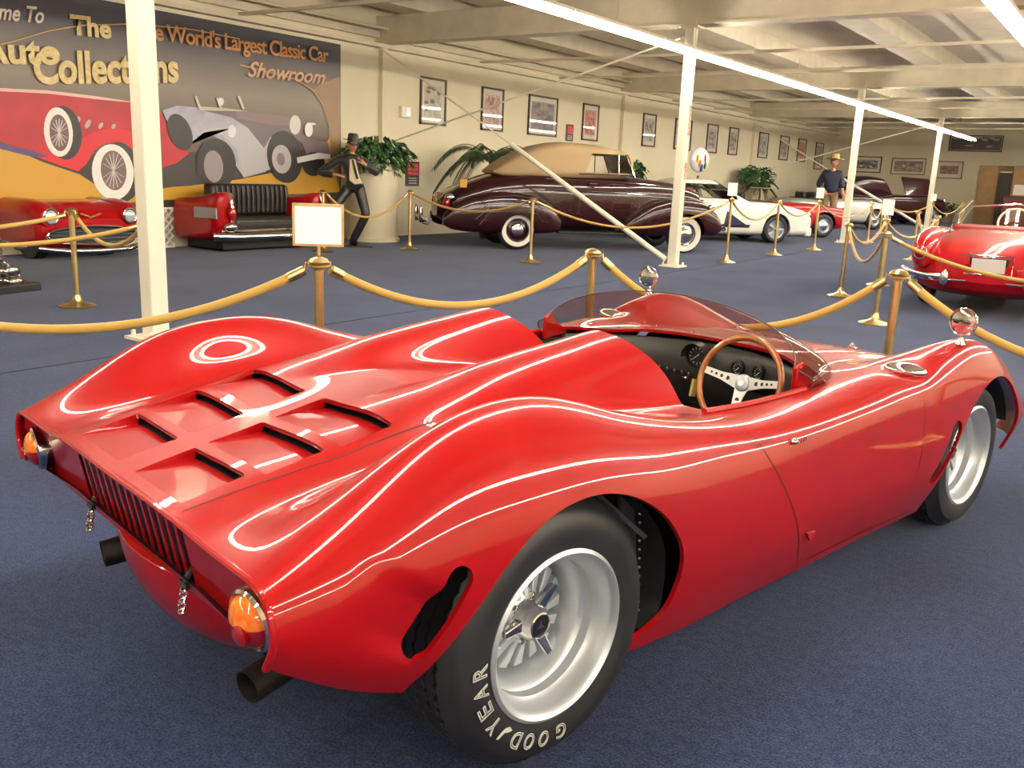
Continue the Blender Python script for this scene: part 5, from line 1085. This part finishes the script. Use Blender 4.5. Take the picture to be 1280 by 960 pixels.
def generic(nm, lab, wheel, h, col, hood_z=.86, deck_z=.88, front=.75, rear=.9, wb=2.5, top=None, style='steel', R=.32, inner=BLACK, grp=None, exz=4.5):
    c = place(nm, lab, wheel, wb, h, 0, grp); y = .70
    pontoon('body_shell', [(-rear, y, .55, .38, .70), (-rear+.15, y, .74, .28, deck_z-.06), (-.3, y, .82, .20, deck_z), (.6, y, .83, .18, deck_z-.03), (1.4, y, .83, .18, hood_z+.02), (wb-.2, y, .82, .18, hood_z), (wb+front-.25, y, .78, .22, hood_z-.08), (wb+front-.05, y, .66, .30, hood_z-.2), (wb+front, y, .55, .35, hood_z-.28)], col, c, exz, 80, 56, amin(arch(0, R, R+.05), arch(wb, R, R+.05)), .04)
    for s in (-1, 1):
        for x in (0, wb): road_wheel(c, x, y+s*.70, s, R, .19, R*.60, None, style, ALUD)
        G().tube([(-.4, y+s*.835, .52), (.8, y+s*.845, .52), (wb-.5, y+s*.835, .52)], .006, 5).obj('side_strip', CHROME, c)
        G().ell((wb+front-.10, y+s*.52, hood_z-.18), (.08, .10, .10), 16, 10).obj('headlamp', CHROME, c)
    G().tube([(wb+front-.12, y-.80, .42), (wb+front+.06, y-.4, .42), (wb+front+.06, y+.4, .42), (wb+front-.12, y+.80, .42)], .04, 8).obj('front_bumper', CHROME, c)
    G().box((.55, y, deck_z), (1.1, 1.15, .04)).obj('cockpit_opening', inner, c, smooth=False, bev=.01)
    for yy_ in (-.3, .3): G().box((.25, y+yy_, deck_z+.06), (.14, .42, .26)).obj('seat_back', inner, c, bev=.03)
    ws_ = G().add([(1.35, y-.60, hood_z+.0), (1.35, y+.60, hood_z+.0), (1.05, y+.54, hood_z+.36), (1.05, y-.54, hood_z+.36)], [(0, 1, 2, 3)]).obj('windscreen', GLASS, c, smooth=False)
    G().tube([(1.35, y-.60, hood_z), (1.05, y-.54, hood_z+.36), (1.05, y+.54, hood_z+.36), (1.35, y+.60, hood_z)], .014, 6).obj('screen_frame', CHROME, ws_)
    return c
generic('convertible_car', 'bright red convertible parked beyond the white sports car', (-7.38, 25.13), .90, RED2, .88, .90, .85, 1.0, 2.6)
sv = generic('roadster_car', 'silver white roadster with dark hood top beyond the red convertible', (-7.74, 32.0), .95, SILVER, .95, .95, .7, .9, 2.5)
G().box((1.9, .70, .955), (1.1, .9, .03)).obj('hood_panel', MAROON, sv, bev=.01)
dk = generic('vintage_sedan', 'dark maroon vintage car with raised hood near the end wall', (-7.21, 38.5), .95, MAROON, 1.12, 1.12, .8, 1.2, 3.2, R=.38)
pontoon('cabin', [(-.9, .7, .5, 1.0, 1.15), (-.5, .7, .62, 1.0, 1.62), (.2, .7, .64, 1.0, 1.78), (.9, .7, .62, 1.0, 1.72), (1.35, .7, .6, 1.0, 1.15)], MAROON, dk, 4, 40, 32)
G().add([(2.0, .1, 1.12), (3.5, .15, 1.12), (3.4, .55, 1.75), (2.1, .6, 1.8)], [(0, 1, 2, 3)]).obj('raised_hood_panel', MAROON, dk, smooth=False).modifiers.new('t', 'SOLIDIFY').thickness = .03
G().tube([(2.0, .08, 1.13), (3.5, .13, 1.13)], .015, 6).tube([(2.1, .6, 1.82), (3.4, .55, 1.77)], .015, 6).obj('hood_trim', CHROME, dk)
bk = generic('vintage_tourer', 'black vintage open car farthest along the left wall near the end wall', (-9.4, 42.2), .95, mat('black_paint', (24, 20, 22), .3, 0, 1), 1.1, 1.1, .7, 1.0, 3.0, R=.38)

# red fifties sports car seen from behind at the right edge
cv = thing('sports_car', 'red fifties open sports car seen from behind at the right edge', 'car', (-1.50, 12.55, 0), math.radians(92))
hull = pontoon('body_shell', [(-1.18, 0, .30, .40, .62), (-1.10, 0, .62, .30, .74), (-.85, 0, .82, .22, .86), (-.4, 0, .90, .20, .93), (0, 0, .92, .18, .96), (.6, 0, .90, .18, .95), (1.4, 0, .88, .18, .93), (2.4, 0, .88, .18, .90), (3.0, 0, .82, .22, .82), (3.3, 0, .60, .3, .66)], RED2, cv, 3.2, 90, 64, amin(arch(0, .30, .33), arch(2.6, .32, .37)), .05)
for s in (-1, 1):
    pontoon('rear_fender', [(-1.30, s*.70, .05, .62, .76), (-1.22, s*.70, .10, .54, .86), (-.9, s*.71, .15, .50, .94), (-.4, s*.72, .17, .50, .97), (.3, s*.70, .16, .50, .95), (.9, s*.66, .06, .6, .85)], RED2, cv, 2.2, 40, 28)
    G().ell((-1.30, s*.70, .70), (.05, .06, .06), 14, 10).obj('tail_lamp', REDLENS, cv); G().torus(T(-1.30, s*.70, .70) @ RY(PI/2), .065, .010, 24, 6).obj('lamp_bezel', CHROME, cv)
    for x in (0, 2.6): road_wheel(cv, x, s*.76, s, .33, .18, .2, .29, 'steel', RED2)
    G().tube([(-1.20, s*.42, .44), (-1.26, s*.60, .45), (-1.14, s*.84, .47), (-.9, s*.93, .48)], .035, 10).obj('rear_bumper', CHROME, cv)
    G().ell((-1.28, s*.42, .44), (.04, .05, .09), 12, 8).obj('bumper_guard', CHROME, cv)
    G().tube([(-1.22, s*.20, .42), (-1.16, s*.75, .40)], .012, 6).obj('lower_strip', CHROME, cv)
    G().tube([(-1.0, s*.60, .26), (-1.34, s*.60, .25)], .028, 12).obj('exhaust_tip', CHROME, cv)
    G().tube([(-.75, s*.50, .93), (-.2, s*.55, 1.0), (.25, s*.5, 1.0)], .012, 6).obj('deck_strip', CHROME, cv)
    G().tube([(.85, s*.62, .94), (1.0, s*.66, 1.10), (1.25, s*.55, 1.28)], .018, 8).obj('screen_post', CHROME, cv)
pb = G().box((-1.165, 0, .60), (.03, .40, .18), RY(-.12).to_3x3()).obj('plate_recess', BLACK, cv, bev=.02)
G().box((-1.19, .0, .60), (.012, .34, .15), RY(-.12).to_3x3()).obj('number_plate', mat('plate_white', (226, 216, 206), .4), pb, smooth=False); G().torus(T(-1.18, 0, .60) @ RY(PI/2) @ RZ(0), .0, .0, 4, 3)
G().tube([(-1.18, -.24, .50), (-1.18, .24, .50), (-1.16, .24, .71), (-1.16, -.24, .71), (-1.18, -.24, .50)], .010, 6).obj('plate_frame', CHROME, pb)
G().box((.55, 0, .95), (.9, 1.16, .06)).obj('cockpit_opening', mat('red_leather', (140, 24, 26), .5), cv, smooth=False, bev=.02)
G().tube([(.85, -.62, .96), (.98, -.5, 1.20), (1.02, 0, 1.26), (.98, .5, 1.20), (.85, .62, .96)], .016, 8).obj('screen_frame', CHROME, cv)
G().torus(T(.75, -.04, 1.03) @ RY(-PI/2+.4), .19, .015, 40, 8).obj('steering_wheel', mat('ivory', (226, 210, 184), .3), cv)
G().add([(.86, -.6, .97), (.86, .6, .97), (1.02, .48, 1.2), (1.02, -.48, 1.2)], [(0, 1, 2, 3)]).obj('windscreen', GLASS, cv, smooth=False)

# red car nose mounted at the wall on the left
fn = thing('display_car_front', 'front of a red vintage car with chrome oval grille below the mural', 'car', (-12.45, 7.0, 0), 0)
pontoon('bonnet_shell', [(-.42, 0, .78, .12, .76), (-.1, 0, .78, .10, .78), (.2, 0, .77, .12, .76), (.42, 0, .74, .14, .66), (.52, 0, .68, .2, .54)], RED2, fn, 4.5, 50, 60)
for s in (-1, 1):
    pontoon('front_fender', [(-.4, s*.60, .20, .4, .80), (.1, s*.60, .20, .4, .80), (.40, s*.60, .17, .42, .76), (.56, s*.60, .10, .46, .68)], RED2, fn, 2.4, 30, 28)
    lp = G().torus(T(.56, s*.57, .58) @ RY(PI/2), .095, .018, 30, 8).obj('headlamp', CHROME, fn); G().ell((.55, s*.57, .58), (.04, .088, .088), 20, 12).obj('lamp_lens', mat('lamp_glass', (206, 214, 212), .1, .3, 1), lp)
    G().lathe([(.30, 0), (.30, .16), (0, .16)], T(.1, s*.50, .30) @ RX(PI/2), 30).obj('tyre', RUBBER, fn)
el = [(.60, .66*math.cos(a)*(1 if True else 1), .33+.12*math.sin(a)) for a in np.linspace(0, 2*PI, 41)]
G().tube(el, .020, 8, False).obj('grille_surround', CHROME, fn); G().add([(.575, .64*math.cos(a), .33+.11*math.sin(a)) for a in np.linspace(0, 2*PI, 30, endpoint=False)], [tuple(range(30))]).obj('grille_mouth', BLACK, fn, smooth=False)
g = G()
for z in (.28, .33, .38): g.box((.60, 0, z), (.02, 1.2, .014))
g.obj('grille_bar', CHROME, fn, smooth=False); G().tube([(.52, -.74, .17), (.66, -.45, .13), (.68, 0, .12), (.66, .45, .13), (.52, .74, .17)], .04, 10).obj('front_bumper', CHROME, fn)
G().poly([(.53, -.16, .61), (.53, 0, .55), (.53, .16, .61), (.53, .13, .62), (.53, 0, .575), (.53, -.13, .62)], (1, 0, 0), .02).obj('bonnet_emblem', GF, fn, smooth=False)
# car tail sofa
so = thing('car_tail_sofa', 'sofa made from a red car tail with black tufted seat and chrome bumper', 'sofa', (-12.25, 10.02, 0), 0)
for s in (-1, 1):
    pontoon('tail_wing', [(-.5, s*.94, .20, .16, .80), (0, s*.94, .20, .16, .84), (.35, s*.95, .20, .2, .90), (.55, s*.96, .17, .28, .92), (.62, s*.96, .10, .34, .90)], RED2, so, 4, 40, 32)
    G().box((.3, s*1.145, .60), (.55, .02, .17)).obj('silver_flash', ALUD, so, bev=.01); G().tube([(.60, s*.92, .9), (.68, s*.94, .70), (.66, s*.94, .40)], .03, 10).obj('fin_moulding', CHROME, so); G().ell((.68, s*.94, .60), (.05, .07, .11), 16, 10).obj('tail_lamp', REDLENS, so)
    G().ell((.70, s*.98, .40), (.07, .12, .08), 16, 10).obj('bumper_pod', CHROME, so)
bk_ = G().box((-.12, 0, .78), (.24, 1.58, .50)).obj('backrest', LEATH, so, bev=.06)
g = G()
for k in range(15): g.tube([(.005, -.70+.1*k, .58), (.02, -.70+.1*k, .80), (-.0, -.70+.1*k, 1.0)], .03, 8)
g.obj('tufted_channel', LEATH, bk_)
G().box((.26, 0, .44), (.62, 1.56, .18)).obj('seat_cushion', LEATH, so, bev=.06)
G().box((.52, 0, .36), (.10, 1.5, .14)).obj('seat_valance', DARK, so, bev=.02)
G().tube([(.58, -1.22, .26), (.74, -.9, .25), (.76, 0, .25), (.74, .9, .25), (.58, 1.22, .26)], .065, 12).obj('rear_bumper', CHROME, so)
G().tube([(.64, -1.1, .34), (.70, 0, .34), (.64, 1.1, .34)], .02, 8).obj('bumper_trim', CHROME, so)
G().box((.0, 0, .10), (.9, 1.9, .16)).obj('plinth', BLACK, so, bev=.02)
# chrome parts cropped by the left edge
ch = thing('chrome_engine_display', 'polished chrome engine and fork parts cropped by the left edge', 'engine', (-9.55, 4.35, 0), .2)
rnd = random.Random(11); g = G()
for k in range(22): g.ell((rnd.uniform(-.15, .15), rnd.uniform(-.1, .42), rnd.uniform(.10, .52)), (rnd.uniform(.04, .08), rnd.uniform(.05, .10), rnd.uniform(.03, .07)), 12, 8); g.obj('engine_case', CHROME, ch)
for k in range(3): G().tube([(.1, .5-.1*k, .05+.1*k), (.12, .2, .12+.1*k), (.1, -.4, .18+.08*k)], .028, 10).obj('exhaust_pipe', CHROME, ch)
G().tube([(0, .35, .08), (0, .12, .7), (0, .05, 1.05)], .022, 10).tube([(.08, .35, .08), (.08, .12, .7), (.08, .05, 1.05)], .022, 10).obj('fork', CHROME, ch)
G().ell((.05, .14, .95), (.09, .09, .09), 18, 12).obj('headlamp', CHROME, ch); G().ell((.05, .22, 1.10), (.03, .06, .05), 12, 8).obj('mirror', CHROME, ch); G().box((0, .1, .04), (.5, .9, .08)).obj('plinth', BLACK, ch, smooth=False, bev=.01)
